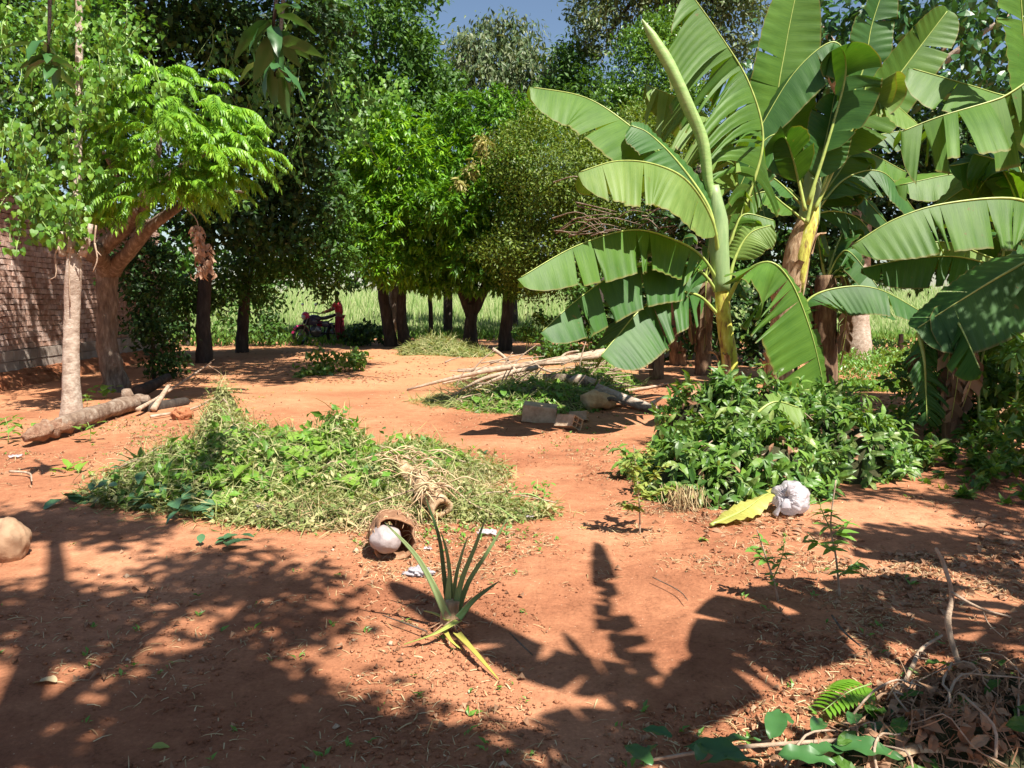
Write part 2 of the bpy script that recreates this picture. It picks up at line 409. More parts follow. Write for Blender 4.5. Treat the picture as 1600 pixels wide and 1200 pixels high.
M['barkdark'] = roughmat('dark_bark', [(.3, (.035, .028, .024)), (.55, (.07, .054, .044)), (.75, (.13, .105, .085))], 8, .9, .9, stretch=(1.6, 1.6, .4), dist=.04)
M['barkred'] = roughmat('peeling_log_bark', [(.3, (.13, .08, .055)), (.5, (.26, .18, .13)), (.7, (.42, .34, .27))], 8, .9, 1.0, dist=.04)
M['wood'] = roughmat('cut_wood', [(.3, (.40, .24, .12)), (.7, (.66, .48, .28))], 14, .75, .3)
M['redwood'] = roughmat('rotten_red_wood', [(.3, (.28, .13, .08)), (.55, (.44, .26, .17)), (.78, (.68, .56, .44))], 11, .9, 1.2, dist=.05)
M['twig'] = roughmat('bare_twig', [(.3, (.26, .17, .11)), (.6, (.46, .35, .26)), (.8, (.58, .48, .38))], 16, .85, .5)
M['greenstem'] = plain('green_stem', (.22, .32, .09), .5)
M['brick'] = roughmat('rough_brick', [(.3, (.38, .22, .16)), (.5, (.54, .37, .30)), (.7, (.68, .53, .46))], 7, .95, .9, perobj=True)
M['mortar'] = roughmat('grey_mortar', [(.3, (.26, .17, .13)), (.7, (.44, .32, .26))], 9, .95, .8)
M['concrete'] = roughmat('foundation_block', [(.3, (.30, .24, .20)), (.7, (.46, .39, .34))], 5, .9, .5, perobj=True)
M['redearth'] = roughmat('red_earth_bank', [(.3, (.30, .10, .045)), (.55, (.46, .18, .085)), (.75, (.60, .30, .15))], 6, .95, 1.0, dist=.05)
M['clay'] = roughmat('fired_clay', [(.3, (.38, .25, .16)), (.7, (.66, .50, .35))], 11, .9, .8)
M['stone'] = roughmat('tan_boulder', [(.3, (.26, .15, .09)), (.7, (.44, .29, .18))], 5, .8, .4)
M['plastic'] = None
def bagmat():
    m, nt, ns, ls = newmat('thin_white_plastic')
    g = ns.new('ShaderNodeNewGeometry')
    nz = nd(ns, 'ShaderNodeTexNoise', i_Scale=16.0, i_Detail=4.0); ls.new(g.outputs['Position'], nz.inputs['Vector'])
    r = ramp(ns, [(.3, (.42, .38, .41)), (.65, (.66, .63, .66))]); ls.new(nz.outputs[0], r.inputs[0])
    p = nd(ns, 'ShaderNodeBsdfPrincipled', i_Roughness=.2); ls.new(r.outputs[0], p.inputs['Base Color'])
    bp = nd(ns, 'ShaderNodeBump', i_Strength=.9, i_Distance=.01); ls.new(nz.outputs[0], bp.inputs['Height']); ls.new(bp.outputs[0], p.inputs['Normal'])
    t = nd(ns, 'ShaderNodeBsdfTranslucent'); t.inputs[0].default_value = (.8, .78, .8, 1)
    ms = nd(ns, 'ShaderNodeMixShader'); ms.inputs[0].default_value = .42
    ls.new(p.outputs[0], ms.inputs[1]); ls.new(t.outputs[0], ms.inputs[2])
    finish(nt, ns, ls, ms.outputs[0]); return m
M['plastic'] = bagmat()
M['black'] = plain('black_rubber', (.02, .02, .022), .7)
M['metal'] = plain('engine_metal', (.25, .25, .27), .35, .8)
M['mpaint'] = plain('dark_motorcycle_paint', (.06, .05, .09), .25)
M['pink'] = plain('magenta_fender_paint', (.55, .04, .14), .3)
M['seat'] = plain('black_vinyl', (.025, .025, .028), .45)
M['mirror'] = plain('mirror_housing', (.35, .36, .38), .2, .6)
M['lamp'] = plain('pale_headlight', (.5, .5, .6), .15)
M['skin'] = plain('brown_skin', (.20, .09, .05), .55)
M['shirt'] = plain('red_shirt_cloth', (.45, .035, .06), .8)
M['trouser'] = plain('maroon_trouser_cloth', (.22, .02, .04), .85)
M['vest'] = plain('dark_vest_cloth', (.05, .045, .06), .8)
M['hair'] = plain('black_hair', (.015, .012, .01), .6)

# ------------------------------------------------------------------ ground and field
def axis(segs):
    a = []
    for s0, s1, st in segs:
        a += list(np.arange(s0, s1, st))
    a.append(segs[-1][1])
    return np.array(a)
def sheet(xs, ys, fz):
    X, Y = np.meshgrid(xs, ys)
    Z = np.array([[fz(x, y) for x in xs] for y in ys])
    V = np.stack([X, Y, Z], -1).reshape(-1, 3)
    nx = len(xs)
    i, j = np.meshgrid(np.arange(len(ys) - 1), np.arange(nx - 1), indexing='ij')
    b = (i * nx + j).ravel()
    return V, np.stack([b, b + 1, b + nx + 1, b + nx], -1)
xs = axis([(-400, -40, 60), (-40, -12, 4), (-12, -5, .35), (-5, 5, .07), (5, 12, .35), (12, 40, 4), (40, 400, 60)])
ys = axis([(-60, 0, 8), (0, 2, .3), (2, 8, .06), (8, 16, .14), (16, 34, .5), (34, 100, 6), (100, 400, 60)])
V, Q = sheet(xs, ys, terr)
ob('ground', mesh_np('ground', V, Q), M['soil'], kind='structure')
V, Q = sheet(axis([(-160, 160, 8)]), axis([(31.5, 150, 6)]), lambda x, y: .03 + .35 * max(0, noise.noise((x * .03, y * .03, 2))) * min(1, (y - 31.5) / 20))
ob('field', mesh_np('field', V, Q), M['field'], kind='structure')

rng = np.random.default_rng(5)
random.seed(5)
def rnd(n, a, b): return rng.uniform(a, b, n)
def dirs(n, tilt):
    a = rnd(n, 0, 2 * np.pi)
    return np.stack([np.cos(a) * tilt, np.sin(a) * tilt, np.ones(n)], -1)

# tall grass of the field behind the trees
n = 42000
yy = 33 + 52 * rng.random(n) ** 1.3
xx = (rng.random(n) - .5) * (yy * 1.15 + 4)
pat = np.array([noise.noise((x * .12, y * .12, 0)) for x, y in zip(xx, yy)])
hh = np.interp(yy, [33, 40, 50, 85], [.35, .8, 1.5, 2.7]) * (1 + .5 * pat) * rnd(n, .7, 1.2)
V, Q, T = scatter(*BLADE, np.stack([xx, yy, np.full(n, .0)], -1), dirs(n, .22), np.stack([rng.normal(0, 1, n), -np.ones(n) * 1.5, np.zeros(n)], -1), hh, rnd(n, .035, .09) * (yy / 45))
ob('tall_grass', mesh_np('tall_grass', V, Q, T), M['grass'], kind='stuff')
n = 16000
yy = rnd(n, 26, 46); xx = (rng.random(n) - .5) * (yy * 1.2)
keep = (yy > 29) | (np.abs(xx + 9) < 4) | (xx > 8)
xx, yy = xx[keep], yy[keep]; n = len(xx)
V, Q, T = scatter(*BLADE, np.stack([xx, yy, np.zeros(n)], -1), dirs(n, .5), np.stack([rng.normal(0, 1, n), -np.ones(n), np.zeros(n)], -1), rnd(n, .15, .45), rnd(n, .03, .06))
ob('short_grass', mesh_np('short_grass', V, Q, T), M['grass_low'], kind='stuff')

# ------------------------------------------------------------------ trees
def crown_mesh(name, lobes, leaf, lsize, style='scatter', dens=1.0, clump=.35, seed=0, inner=.35, tmpl=None, droop=.3, bumpy=.25):
    """lobes: (centre Vector, rx, ry, rz). Leaves grow in clumps spread over and through the lobes."""
    r = np.random.default_rng(seed)
    w = leaf
    t = tmpl or leaf_t(w)
    P, D, U, Sz = [], [], [], []
    C = np.array([tuple(l[0]) for l in lobes]); R = np.array([l[1:] for l in lobes])
    for li in range(len(lobes)):
        c, rr = C[li], R[li]
        area = 4 * math.pi * ((rr[0] * rr[2]) ** 1.6 / 3 + (rr[0] * rr[1]) ** 1.6 / 3 + (rr[1] * rr[2]) ** 1.6 / 3) ** (1 / 1.6)
        la = lsize * lsize * w * 1.1
        per = 14 if style == 'whorl' else 26
        nc = int(max(8, dens * 1.5 * area / (la * per)))
        d = norm(r.normal(size=(nc, 3)))
        # bumps on the outline
        ph = np.sin(d[:, 0] * 5 + li) * np.sin(d[:, 1] * 4 + 2 * li) * np.sin(d[:, 2] * 5 + seed)
        rad = (.86 + .14 * r.random(nc)) * (1 + bumpy * ph)
        inn = r.random(nc) < inner
        rad[inn] *= r.uniform(.35, .85, inn.sum())
        # the lobe breaks up into boughs, each with its own leafy dome
        nb = 24
        bd = norm(r.normal(size=(nb, 3)) + np.array([0, -.25, .15]))
        bs = r.uniform(.28, .5, nb)
        bi = r.integers(0, nb, nc)
        dome = norm(d + bd[bi] * .8 + np.array([0, 0, .15]))
        cc = c + bd[bi] * rr * (1.02 - bs[bi])[:, None] + dome * (rr.mean() * .5 + rr * .5) * (bs[bi] * r.uniform(.75, 1.05, nc))[:, None]
        cc[inn] = (c + d * rr * rad[:, None])[inn]
        d = np.where(inn[:, None], d, dome)
        keep = np.ones(nc, bool)
        for lj in range(len(lobes)):
            if lj != li:
                q = (np.linalg.norm((cc - C[lj]) / R[lj], axis=1)) < .55
                keep &= ~q
        cc, d = cc[keep], d[keep]; nc = len(cc)
        cc = np.repeat(cc, per, 0); dd = np.repeat(d, per, 0); n = len(cc)
        if style == 'whorl':
            tip = np.repeat(norm(d + r.normal(0, .45, d.shape) + np.array([0, 0, .15])), per, 0)
            side = r.normal(size=(n, 3)); side -= tip * (side * tip).sum(1, keepdims=True); side = norm(side)
            a = r.uniform(.2, 1.3, n)[:, None]
            dr = norm(tip * .55 + side * a - np.array([0, 0, droop]))
            pos = cc + tip * (r.uniform(-1, .3, n)[:, None] * lsize * .6)
            up = np.broadcast_to(np.array([0, 0, 1.]), (n, 3)) + r.normal(0, .3, (n, 3))
        elif style == 'droop':
            pos = cc + r.normal(0, clump * .5, (n, 3))
            dr = norm(r.normal(0, .5, (n, 3)) + dd * .5 - np.array([0, 0, 1.0]))
            up = dd + r.normal(0, .5, (n, 3)) + np.array([0, 0, .3])
        else:
            pos = cc + r.normal(0, clump * .5, (n, 3)) * np.array([1, 1, .7])
            dr = norm(r.normal(0, 1, (n, 3)) + dd * .5 - np.array([0, 0, droop]))
            up = dd * .7 + r.normal(0, .55, (n, 3)) + np.array([0, 0, .8])
        P.append(pos); D.append(dr); U.append(up); Sz.append(r.uniform(.65, 1.25, n) * lsize)
    P, D, U, Sz = np.concatenate(P), np.concatenate(D), np.concatenate(U), np.concatenate(Sz)
    V, Q, T = scatter(t[0], t[1], t[2], P, D, U, Sz)
    return mesh_np(name, V, Q, T, smooth=False)

def lobe(px, py, rpx, rpy, Y, ry=None):
    c = at(px, py, Y); k = Y / FPX
    return (c, rpx * k, ry if ry else (rpx + rpy) / 2 * k, rpy * k)

LEAFN = 0
def tree(label, trunks, lobes, lmat, lw=.16, ls=.2, style='scatter', dens=1.0, bark='bark', clump=.35, group=None, name='tree', seed=0, tmpl=None, droop=.3, limbs=5, inner=.35):
    """trunks: list of (point list, radius list). Limbs run from the last trunk point into the lobes."""
    t = thing(name, label, 'tree', group)
    mb = MB()
    for pts, rad in trunks:
        P = crom(pts, max(8, len(pts) * 5))
        mb.tube(P, rad, 12, lump=.22)
    rr = random.Random(seed + 11)
    tops = [(Vector(p[-1]), rd[-1]) for p, rd in trunks]
    me = mb.mesh('trunk'); ob('trunk', me, M[bark], t)
    for k in range(limbs):
        c, rx, ry, rz = lobes[k % len(lobes)]
        b, br = tops[k % len(tops)]
        e = Vector((c.x + rr.uniform(-.6, .6) * rx, c.y + rr.uniform(-.6, .6) * ry, c.z + rr.uniform(-.3, .6) * rz))
        m = b.lerp(e, .5) + Vector((rr.uniform(-.2, .2), rr.uniform(-.2, .2), rr.uniform(0, .3))) * (e - b).length * .4
        mb = MB(); mb.tube(crom([b, m, e], 9), [br * .75, br * .45, br * .15], 7, lump=.2)
        ob('limb', mb.mesh('limb'), M[bark], t)
    ob('crown', crown_mesh('crown', lobes, lw, ls, style, dens, clump, seed, tmpl=tmpl, droop=droop, inner=inner), M[lmat], t)
    return t
def trk(pxs, Y, r):     # trunk drawn through pixel points at one distance
    return [at(px, py, Y) if i else Vector((at(px, py, Y).x, Y, -.1)) for i, (px, py) in enumerate(pxs)], r

# mango trees and their neighbours along the edge of the field
tree('bright green mango tree with two leaning trunks that fork near the ground', 
     [trk([(612, 545), (605, 500), (596, 440), (590, 390)], 26, [.25, .19, .17, .15]), trk([(634, 548), (628, 500), (630, 440), (640, 380)], 26, [.23, .17, .15, .14])],
     [lobe(640, 260, 120, 85, 25), lobe(585, 240, 65, 60, 25), lobe(570, 340, 70, 70, 24.5), lobe(650, 360, 85, 70, 24), lobe(700, 300, 70, 80, 25), lobe(600, 415, 75, 40, 24.5), lobe(685, 425, 65, 38, 24.5)],
     'mango', .14, .26, 'whorl', 1.15, 'barkdark', seed=1, name='mango_tree')
mango_b = tree('mango tree with a flared fork of two thick limbs, left of the dark straight trunk',
     [trk([(735, 548), (735, 515), (737, 490), (736, 475)], 25, [.30, .21, .19, .20]), ([at(735, 492, 25), at(722, 460, 25), at(705, 420, 25)], [.17, .14, .12]), ([at(738, 490, 25), at(755, 455, 25), at(775, 410, 25)], [.18, .16, .13])],
     [lobe(770, 205, 100, 60, 25.5), lobe(715, 330, 80, 70, 23.5), lobe(770, 300, 85, 70, 24), lobe(745, 410, 90, 48, 24), lobe(800, 425, 70, 38, 24)],
     'mango2', .14, .26, 'whorl', 1.15, 'barkdark', seed=2, name='mango_tree')
rr0 = random.Random(41)
olive = tree('olive green fine-leaved tree with dark straight trunk behind the banana leaf tips',
     [trk([(788, 548), (792, 500), (797, 440), (810, 380)], 24, [.22, .19, .17, .15])],
     [lobe(850, 280, 105, 95, 22.5), lobe(950, 330, 95, 80, 22), lobe(830, 390, 85, 50, 22.5), lobe(990, 250, 80, 80, 23), lobe(900, 405, 90, 50, 22), lobe(850, 440, 70, 30, 22.5)],
     'olive', .2, .12, 'scatter', .75, 'barkdark', clump=.45, seed=3, name='small_leaved_tree')
for k in range(46):
    px, py = rr0.uniform(860, 1090), rr0.uniform(270, 380)
    Y = 19.7 + rr0.uniform(-.5, .4); L_ = rr0.uniform(30, 90)
    ob('bare_twig', MB().tube(crom([at(px, py, Y + .6), at(px + L_ * .5, py + rr0.uniform(-22, 8), Y), at(px + L_, py + rr0.uniform(-30, 22), Y)], 8), [.02, .012, .005], 4, cap=False).mesh('bare_twig'), M['barkred'], olive)
tree('thin slender dark tree standing between the two mango trees',
     [trk([(673, 535), (673, 490), (670, 430), (672, 400)], 28, [.09, .08, .07, .06])],
     [lobe(672, 410, 35, 28, 28), lobe(690, 440, 22, 14, 28)], 'dark', .18, .24, 'whorl', 1.0, 'barkdark', seed=4, name='slender_tree', limbs=2)
ob('new_shoots', crown_mesh('new_shoots', [lobe(742, 262, 9, 16, 22.9, .2), lobe(762, 240, 9, 18, 23.0, .2), lobe(722, 288, 8, 14, 22.6, .2), lobe(755, 225, 7, 9, 23, .2)], .14, .26, 'droop', .8, .12, 77), M['young'], mango_b, label='drooping orange-tan new shoots')
# tall back row
tree('grey green tree with drooping leaves rising highest against the blue sky',
     [trk([(800, 520), (795, 300), (790, 120)], 37, [.3, .25, .2])],
     [lobe(795, 60, 45, 38, 36), lobe(760, 115, 60, 50, 35), lobe(825, 130, 55, 50, 35), lobe(790, 190, 90, 60, 36), lobe(730, 90, 35, 38, 36)],
     'grey', .17, .34, 'droop', .8, 'barkdark', clump=.5, seed=5, name='back_row_tree')
tree('tall leafy tree behind the bright mango, its right edge against the sky',
     [trk([(618, 530), (612, 300), (600, 150)], 31, [.22, .2, .18])],
     [lobe(590, 70, 95, 90, 28), lobe(650, 130, 70, 80, 29), lobe(510, 130, 90, 120, 27), lobe(620, -20, 70, 60, 29), lobe(690, 170, 50, 50, 30), lobe(600, 190, 80, 60, 27)],
     'mid', .24, .24, 'scatter', .85, 'bark', clump=.5, seed=6, name='back_row_tree')
tree('rounded dark green tree right of the sky gap',
     [trk([(905, 520), (905, 300), (905, 150)], 34, [.3, .22, .18])],
     [lobe(905, 110, 42, 48, 33), lobe(875, 160, 45, 45, 33), lobe(925, 180, 60, 60, 32)],
     'mid', .22, .22, 'scatter', .9, 'barkdark', clump=.45, seed=7, name='back_row_tree')
tree('bright citrus-like tree with upright shoots behind the rolled banana leaf',
     [trk([(1020, 520), (1020, 330), (1015, 200)], 27, [.2, .17, .14])],
     [lobe(1010, 120, 65, 75, 26), lobe(960, 190, 60, 60, 25.5), lobe(1060, 190, 60, 70, 26), lobe(905, 215, 50, 40, 25), lobe(1040, 60, 45, 40, 27)],
     'citrus', .2, .17, 'scatter', .85, 'bark', clump=.35, seed=8, name='citrus_tree')
tree('brownish dark tree hanging over the top of the citrus-like tree',
     [trk([(1090, 520), (1080, 200), (1040, -60)], 33, [.35, .3, .25])],
     [lobe(960, 10, 70, 50, 32), lobe(1060, -20, 90, 60, 32), lobe(1140, 60, 60, 80, 32), lobe(930, 60, 35, 25, 32)],
     'grey', .2, .26, 'scatter', .75, 'barkdark', clump=.5, seed=9, name='back_row_tree')
tree('tall tree of big glossy leaves over the banana plants, with pale grey trunk',
     [trk([(1338, 590), (1340, 500), (1342, 420), (1345, 200)], 19, [.36, .30, .28, .22])],
     [lobe(1330, 40, 110, 55, 17.5), lobe(1450, 80, 90, 70, 17), lobe(1230, 60, 60, 60, 18.5), lobe(1540, 60, 80, 90, 17), lobe(1400, -40, 150, 50, 17.5), lobe(1520, 170, 70, 70, 18)],
     'big', .5, .27, 'scatter', .62, 'barkpale', clump=.6, seed=10, name='broad_leaved_tree', tmpl=leaf_n(.26), droop=.6)
tree('dark bushy tree filling the space behind the middle of the banana plants',
     [trk([(1180, 545), (1190, 440), (1200, 350)], 21, [.2, .17, .14])],
     [lobe(1180, 290, 110, 110, 20), lobe(1320, 330, 110, 100, 20), lobe(1460, 350, 110, 80, 20), lobe(1090, 350, 90, 80, 20.5), lobe(1590, 330, 90, 120, 20), lobe(1400, 240, 120, 80, 20.5), lobe(1540, 200, 110, 90, 20.5), lobe(1260, 200, 90, 80, 21)],
     'dark', .26, .24, 'scatter', .9, 'barkdark', clump=.5, seed=12, name='bushy_tree')
tree('low dark thicket tree under the small-leaved tree, beside the leaning logs',
     [trk([(935, 560), (935, 500), (935, 440)], 19.5, [.17, .15, .13])],
     [lobe(1000, 470, 90, 40, 21), lobe(940, 450, 60, 30, 20), lobe(1080, 500, 70, 45, 21)],
     'mid', .24, .18, 'scatter', .6, 'barkdark', clump=.4, seed=13, name='bushy_tree', limbs=3)
tree('dark leafy thicket between the shaded banana stems and the field',
     [trk([(1130, 556), (1128, 500), (1130, 470)], 20, [.12, .1, .08])],
     [lobe(1130, 480, 60, 60, 18.5, .8), lobe(1215, 470, 60, 70, 18.8, .8), lobe(1000, 505, 45, 40, 19.5, .7), lobe(1300, 440, 60, 60, 19, .8), lobe(930, 500, 40, 30, 20.5, .6), lobe(1075, 530, 50, 25, 18.6, .6), lobe(1180, 545, 60, 22, 18.4, .6)],
     'dark', .28, .2, 'scatter', .6, 'barkdark', clump=.4, seed=18, name='bushy_tree', limbs=3)
tree('dark background tree closing the gaps behind the two mangoes',
     [trk([(700, 520), (700, 400), (702, 330)], 33, [.2, .18, .15])],
     [lobe(620, 270, 110, 130, 31), lobe(720, 330, 100, 110, 31), lobe(860, 330, 120, 110, 30), lobe(560, 360, 60, 90, 30), lobe(980, 380, 90, 80, 29)],
     'mid', .28, .26, 'scatter', .7, 'barkdark', clump=.5, seed=19, name='back_row_tree', limbs=4)
# left side
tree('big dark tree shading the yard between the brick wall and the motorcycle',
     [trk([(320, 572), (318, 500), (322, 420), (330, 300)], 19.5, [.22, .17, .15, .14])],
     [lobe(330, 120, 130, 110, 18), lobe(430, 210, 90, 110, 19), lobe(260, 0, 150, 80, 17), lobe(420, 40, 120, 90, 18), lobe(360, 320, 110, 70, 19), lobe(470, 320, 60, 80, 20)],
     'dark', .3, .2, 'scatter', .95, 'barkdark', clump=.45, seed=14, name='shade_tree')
tree('low-branched dark tree whose leaves hang over the red-clothed person',
     [trk([(378, 556), (380, 500), (385, 440), (395, 400)], 23, [.2, .16, .15, .13])],
     [lobe(430, 400, 70, 50, 22), lobe(510, 400, 55, 45, 22.5), lobe(350, 440, 70, 45, 22), lobe(500, 330, 70, 60, 22), lobe(505, 447, 40, 20, 23), lobe(300, 470, 50, 40, 22)],
     'mid', .22, .18, 'scatter', .75, 'barkdark', clump=.38, seed=15, name='low_branched_tree')
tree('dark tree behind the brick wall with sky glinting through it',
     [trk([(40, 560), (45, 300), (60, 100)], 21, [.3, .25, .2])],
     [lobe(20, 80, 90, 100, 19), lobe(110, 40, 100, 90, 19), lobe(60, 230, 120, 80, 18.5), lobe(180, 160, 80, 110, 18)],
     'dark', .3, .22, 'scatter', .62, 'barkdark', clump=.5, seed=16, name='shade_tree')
tree('small dark tree at the left of the field gap with leaves down to the ground',
     [trk([(292, 530), (292, 500), (290, 470)], 27, [.12, .1, .09])],
     [lobe(270, 480, 40, 35, 26), lobe(370, 490, 50, 45, 26), lobe(420, 480, 28, 60, 26), lobe(210, 470, 60, 70, 22)],
     'mid', .24, .2, 'scatter', .45, 'barkdark', clump=.45, seed=17, name='low_branched_tree', limbs=3)
# climbing shrub between wall and trunk
sb = thing('climbing_shrub', 'dark leafy shrub standing between the knotted trunk and the shaded trunk', 'shrub')
ob('foliage', crown_mesh('foliage', [lobe(240, 470, 34, 110, 15.5, .5), lobe(250, 540, 30, 50, 15.5, .5), lobe(215, 420, 40, 50, 15.5, .5)], .26, .13, 'scatter', .9, .3, 21), M['dark'], sb)
ob('stem', MB().tube([Vector((at(240, 580, 15.5).x, 15.5, -.05)), at(238, 500, 15.5), at(235, 430, 15.5)], [.04, .03, .02], 6).mesh('stem'), M['barkdark'], sb)

# distant trees closing the view beyond the field
for i, (x, h, rad) in enumerate([(-62, 9, 9), (-46, 12, 9), (-32, 8, 7), (-19, 11, 8), (-5, 6.5, 6), (8, 7, 6), (20, 10, 8), (34, 9, 8), (48, 12, 9), (63, 10, 9)]):
    Y = 95 + (i % 3) * 5
    c = Vector((x, Y, h * .55))
    lab = ['tree line clump far beyond the field'][0]
    names = ['far rounded tree', 'far tall tree', 'far low tree']
    tree(f'{["hazy","dull green","darker","broad","lower","paler","taller","bluish","dense","last"][i]} tree at the far edge of the grass field', [([Vector((x, Y, -.2)), Vector((x, Y, h * .3))], [.4, .3])],
         [(c, rad, rad * .7, h * .5), (c + Vector((rad * .5, 0, h * .15)), rad * .6, rad * .5, h * .35)], 'mid', .5, .9, 'scatter', .5, 'barkdark', clump=1.2, seed=40 + i, limbs=1, group='trees beyond the field', name='distant_tree')

# ------------------------------------------------------------------ near left trees: pale post-like trunk, knotted trunk, fronds
t = thing('vine_covered_tree', 'pale straight trunk in front of the brick wall, wrapped in vines above', 'tree')
P0 = gnd(112, 655); Yp = P0.y
P = crom([Vector((P0.x, P0.y, -.1)), at(111, 560, Yp), at(113, 470, Yp), at(116, 395, Yp), at(121, 300, Yp + .7), at(124, 60, Yp + 1.1), at(122, -300, Yp + 1.1)], 44)
ob('trunk', MB().tube(P, [.16, .108, .10, .095, .108, .08, .06, .05, .05, .05, .05], 14, lump=.16, lf=5).mesh('trunk'), M['barkpale'], t)
for q in ([(100, 400), (96, 380), (98, 362)], [(128, 400), (137, 375), (142, 350)], [(110, 395), (112, 370), (104, 345)]):
    ob('stub', MB().tube(crom([at(a, b, Yp - .08) for a, b in q], 6), [.055, .045, .03], 7, lump=.2).mesh('stub'), M['barkpale'], t)
for q in ([(92, 385), (86, 400), (88, 430), (76, 437)], [(150, 352), (148, 385), (158, 400)], [(148, 380), (152, 405), (145, 425)], [(112, 375), (108, 420), (110, 480)]):
    ob('twig', MB().tube(crom([at(a, b, Yp - .16) for a, b in q], 8), [.012, .009, .006], 5).mesh('twig'), M['twig'], t)
ob('crown', crown_mesh('crown', [lobe(60, 60, 90, 90, 12.2, .9), lobe(170, 50, 60, 70, 12.2, .8), lobe(40, 230, 80, 70, 12.4, .8), lobe(110, 180, 60, 120, 12.6, .6)], .3, .12, 'scatter', .55, .35, 31), M['vine_dark'], t)
ob('added_shade_crown', crown_mesh('added_shade_crown', [(Vector((-8.2, 12.8, 9.3)), 1.6, 1.4, 1.0), (Vector((-6.2, 12.6, 9.5)), 1.5, 1.4, 1.0), (Vector((-4.2, 12.6, 9.5)), 1.4, 1.3, 1.0), (Vector((-2.2, 12.5, 9.5)), 1.3, 1.2, .9), (Vector((-.5, 11.6, 9.3)), 1.2, 1.1, .8), (Vector((-.7, 13.6, 9.6)), 1.3, 1.2, .9), (Vector((-3.2, 14.8, 9.9)), 1.8, 1.4, 1.0), (Vector((-6.2, 15.0, 10)), 2.0, 1.4, 1.0), (Vector((-1.0, 10.4, 9.3)), .9, .7, .6)], .3, .2, 'scatter', .9, .4, 33), M['dark'], t)  # unseen crown added above the view to shade the left trees and ground
for e in ((-8, 12.6, 9), (-4.6, 12.4, 9.2), (-2.2, 12.5, 9.2), (-.6, 12, 9.2), (-3.4, 14.6, 9.6)):  # limbs added to carry the unseen shading crown
    ob('limb', MB().tube(crom([at(122, -60, Yp + 1.1), Vector(e).lerp(at(122, -100, Yp + 1.1), .4) + Vector((0, 0, .4)), Vector(e)], 9), [.07, .05, .03], 7).mesh('limb'), M['bark'], t)

t = thing('knotted_tree', 'thick knotted brown trunk with hollows, forking under the bright fronds', 'tree')
K0 = gnd(180, 612); Yk = K0.y
P = crom([Vector((K0.x, K0.y, -.1)), at(178, 590, Yk), at(168, 540, Yk), at(166, 480, Yk), at(168, 430, Yk), at(172, 405, Yk)], 34)
V, Q, T = tube_geo(P, [.26, .22, .18, .16, .155, .165, .19, .16], 26, True, .38, 1, 4)
# hollows pressed into the sunny side
V = np.array(V)
for (hx, hy, hr, hd) in ((176, 582, .12, .15), (196, 583, .1, .14), (186, 600, .09, .12), (172, 545, .07, .06)):
    h = np.array(at(hx, hy, Yk - .2)); dd = np.linalg.norm(V - h, axis=1)
    V[:, 1] += hd * np.exp(-(dd / hr) ** 2)
ob('trunk', mesh_np('trunk', V, Q, T), M['bark'], t)
Yc = 12.4
for q, r in (([(172, 425, Yk), (195, 400, Yk - .4), (235, 355, Yk - .9), (285, 320, Yk - 1)], [.15, .12, .09, .06]),
             ([(168, 430, Yk), (160, 408, Yk - .3), (150, 390, Yk - .8)], [.15, .14, .12]),
             ([(140, 400, 12.9), (165, 382, 12.8), (205, 345, 12.6), (235, 290, 12.3), (250, 200, 12.2)], [.13, .14, .11, .09, .05]),
             ([(225, 330, 12.4), (270, 270, 12.2), (340, 230, 12.2)], [.07, .05, .025]),
             ([(215, 340, 12.4), (180, 270, 12.2), (140, 200, 12)], [.06, .04, .02]),
             ([(285, 320, Yk - 1), (330, 300, 12.6), (380, 300, 12.4)], [.05, .035, .02])):
    ob('limb', MB().tube(crom([at(*a) for a in q], 12), r, 9, lump=.3).mesh('limb'), M['bark'], t)
# pinnate fronds
def frond_mesh(seed, n=13, Lr=.5):
    r = random.Random(seed); mb = MB()
    pts = crom([Vector((0, 0, 0)), Vector((0, Lr * .35, .07)), Vector((0, Lr * .75, .02)), Vector((0, Lr, -.13))], 16)
    mb.tube(pts, [.006, .004, .002], 4, cap=False)
    T_ = tangents(pts)
    tv = leaf_t(.17, .2, .25)
    pos, d, up = [], [], []
    for i in range(n):
        k = int((i + 2) / (n + 1.5) * 15)
        for s in (-1, 1):
            pos.append(tuple(pts[k])); up.append((0, 0, 1))
            d.append(tuple(Vector((s, 0, 0)) * .95 + T_[k] * (.45 + .5 * i / n) + Vector((0, 0, -.35 - r.uniform(0, .35)))))
    k = 15
    pos.append(tuple(pts[k])); d.append(tuple(T_[k])); up.append((0, 0, 1))
    m = len(pos)
    sz = np.array([.16 * (1 - .35 * abs((i // 2) / n - .45) * 2) * r.uniform(.9, 1.1) for i in range(m)])
    V, Q, T = scatter(*tv, np.array(pos), np.array(d), np.array(up, float), sz)
    mb.add(V, Q, T)
    return mb.mesh('frond', smooth=False)
FR = [frond_mesh(i, 12 + i % 3, .46 + .05 * (i % 3)) for i in range(5)]
rr = random.Random(77)
def put_frond(parent, p, az, pitch, s=1.0):
    o = ob('frond', rr.choice(FR), M['frond'], parent, loc=p)
    o.rotation_euler = (pitch, rr.uniform(-.35, .35), az)
    o.scale = (s, s, s)
cnt = 0
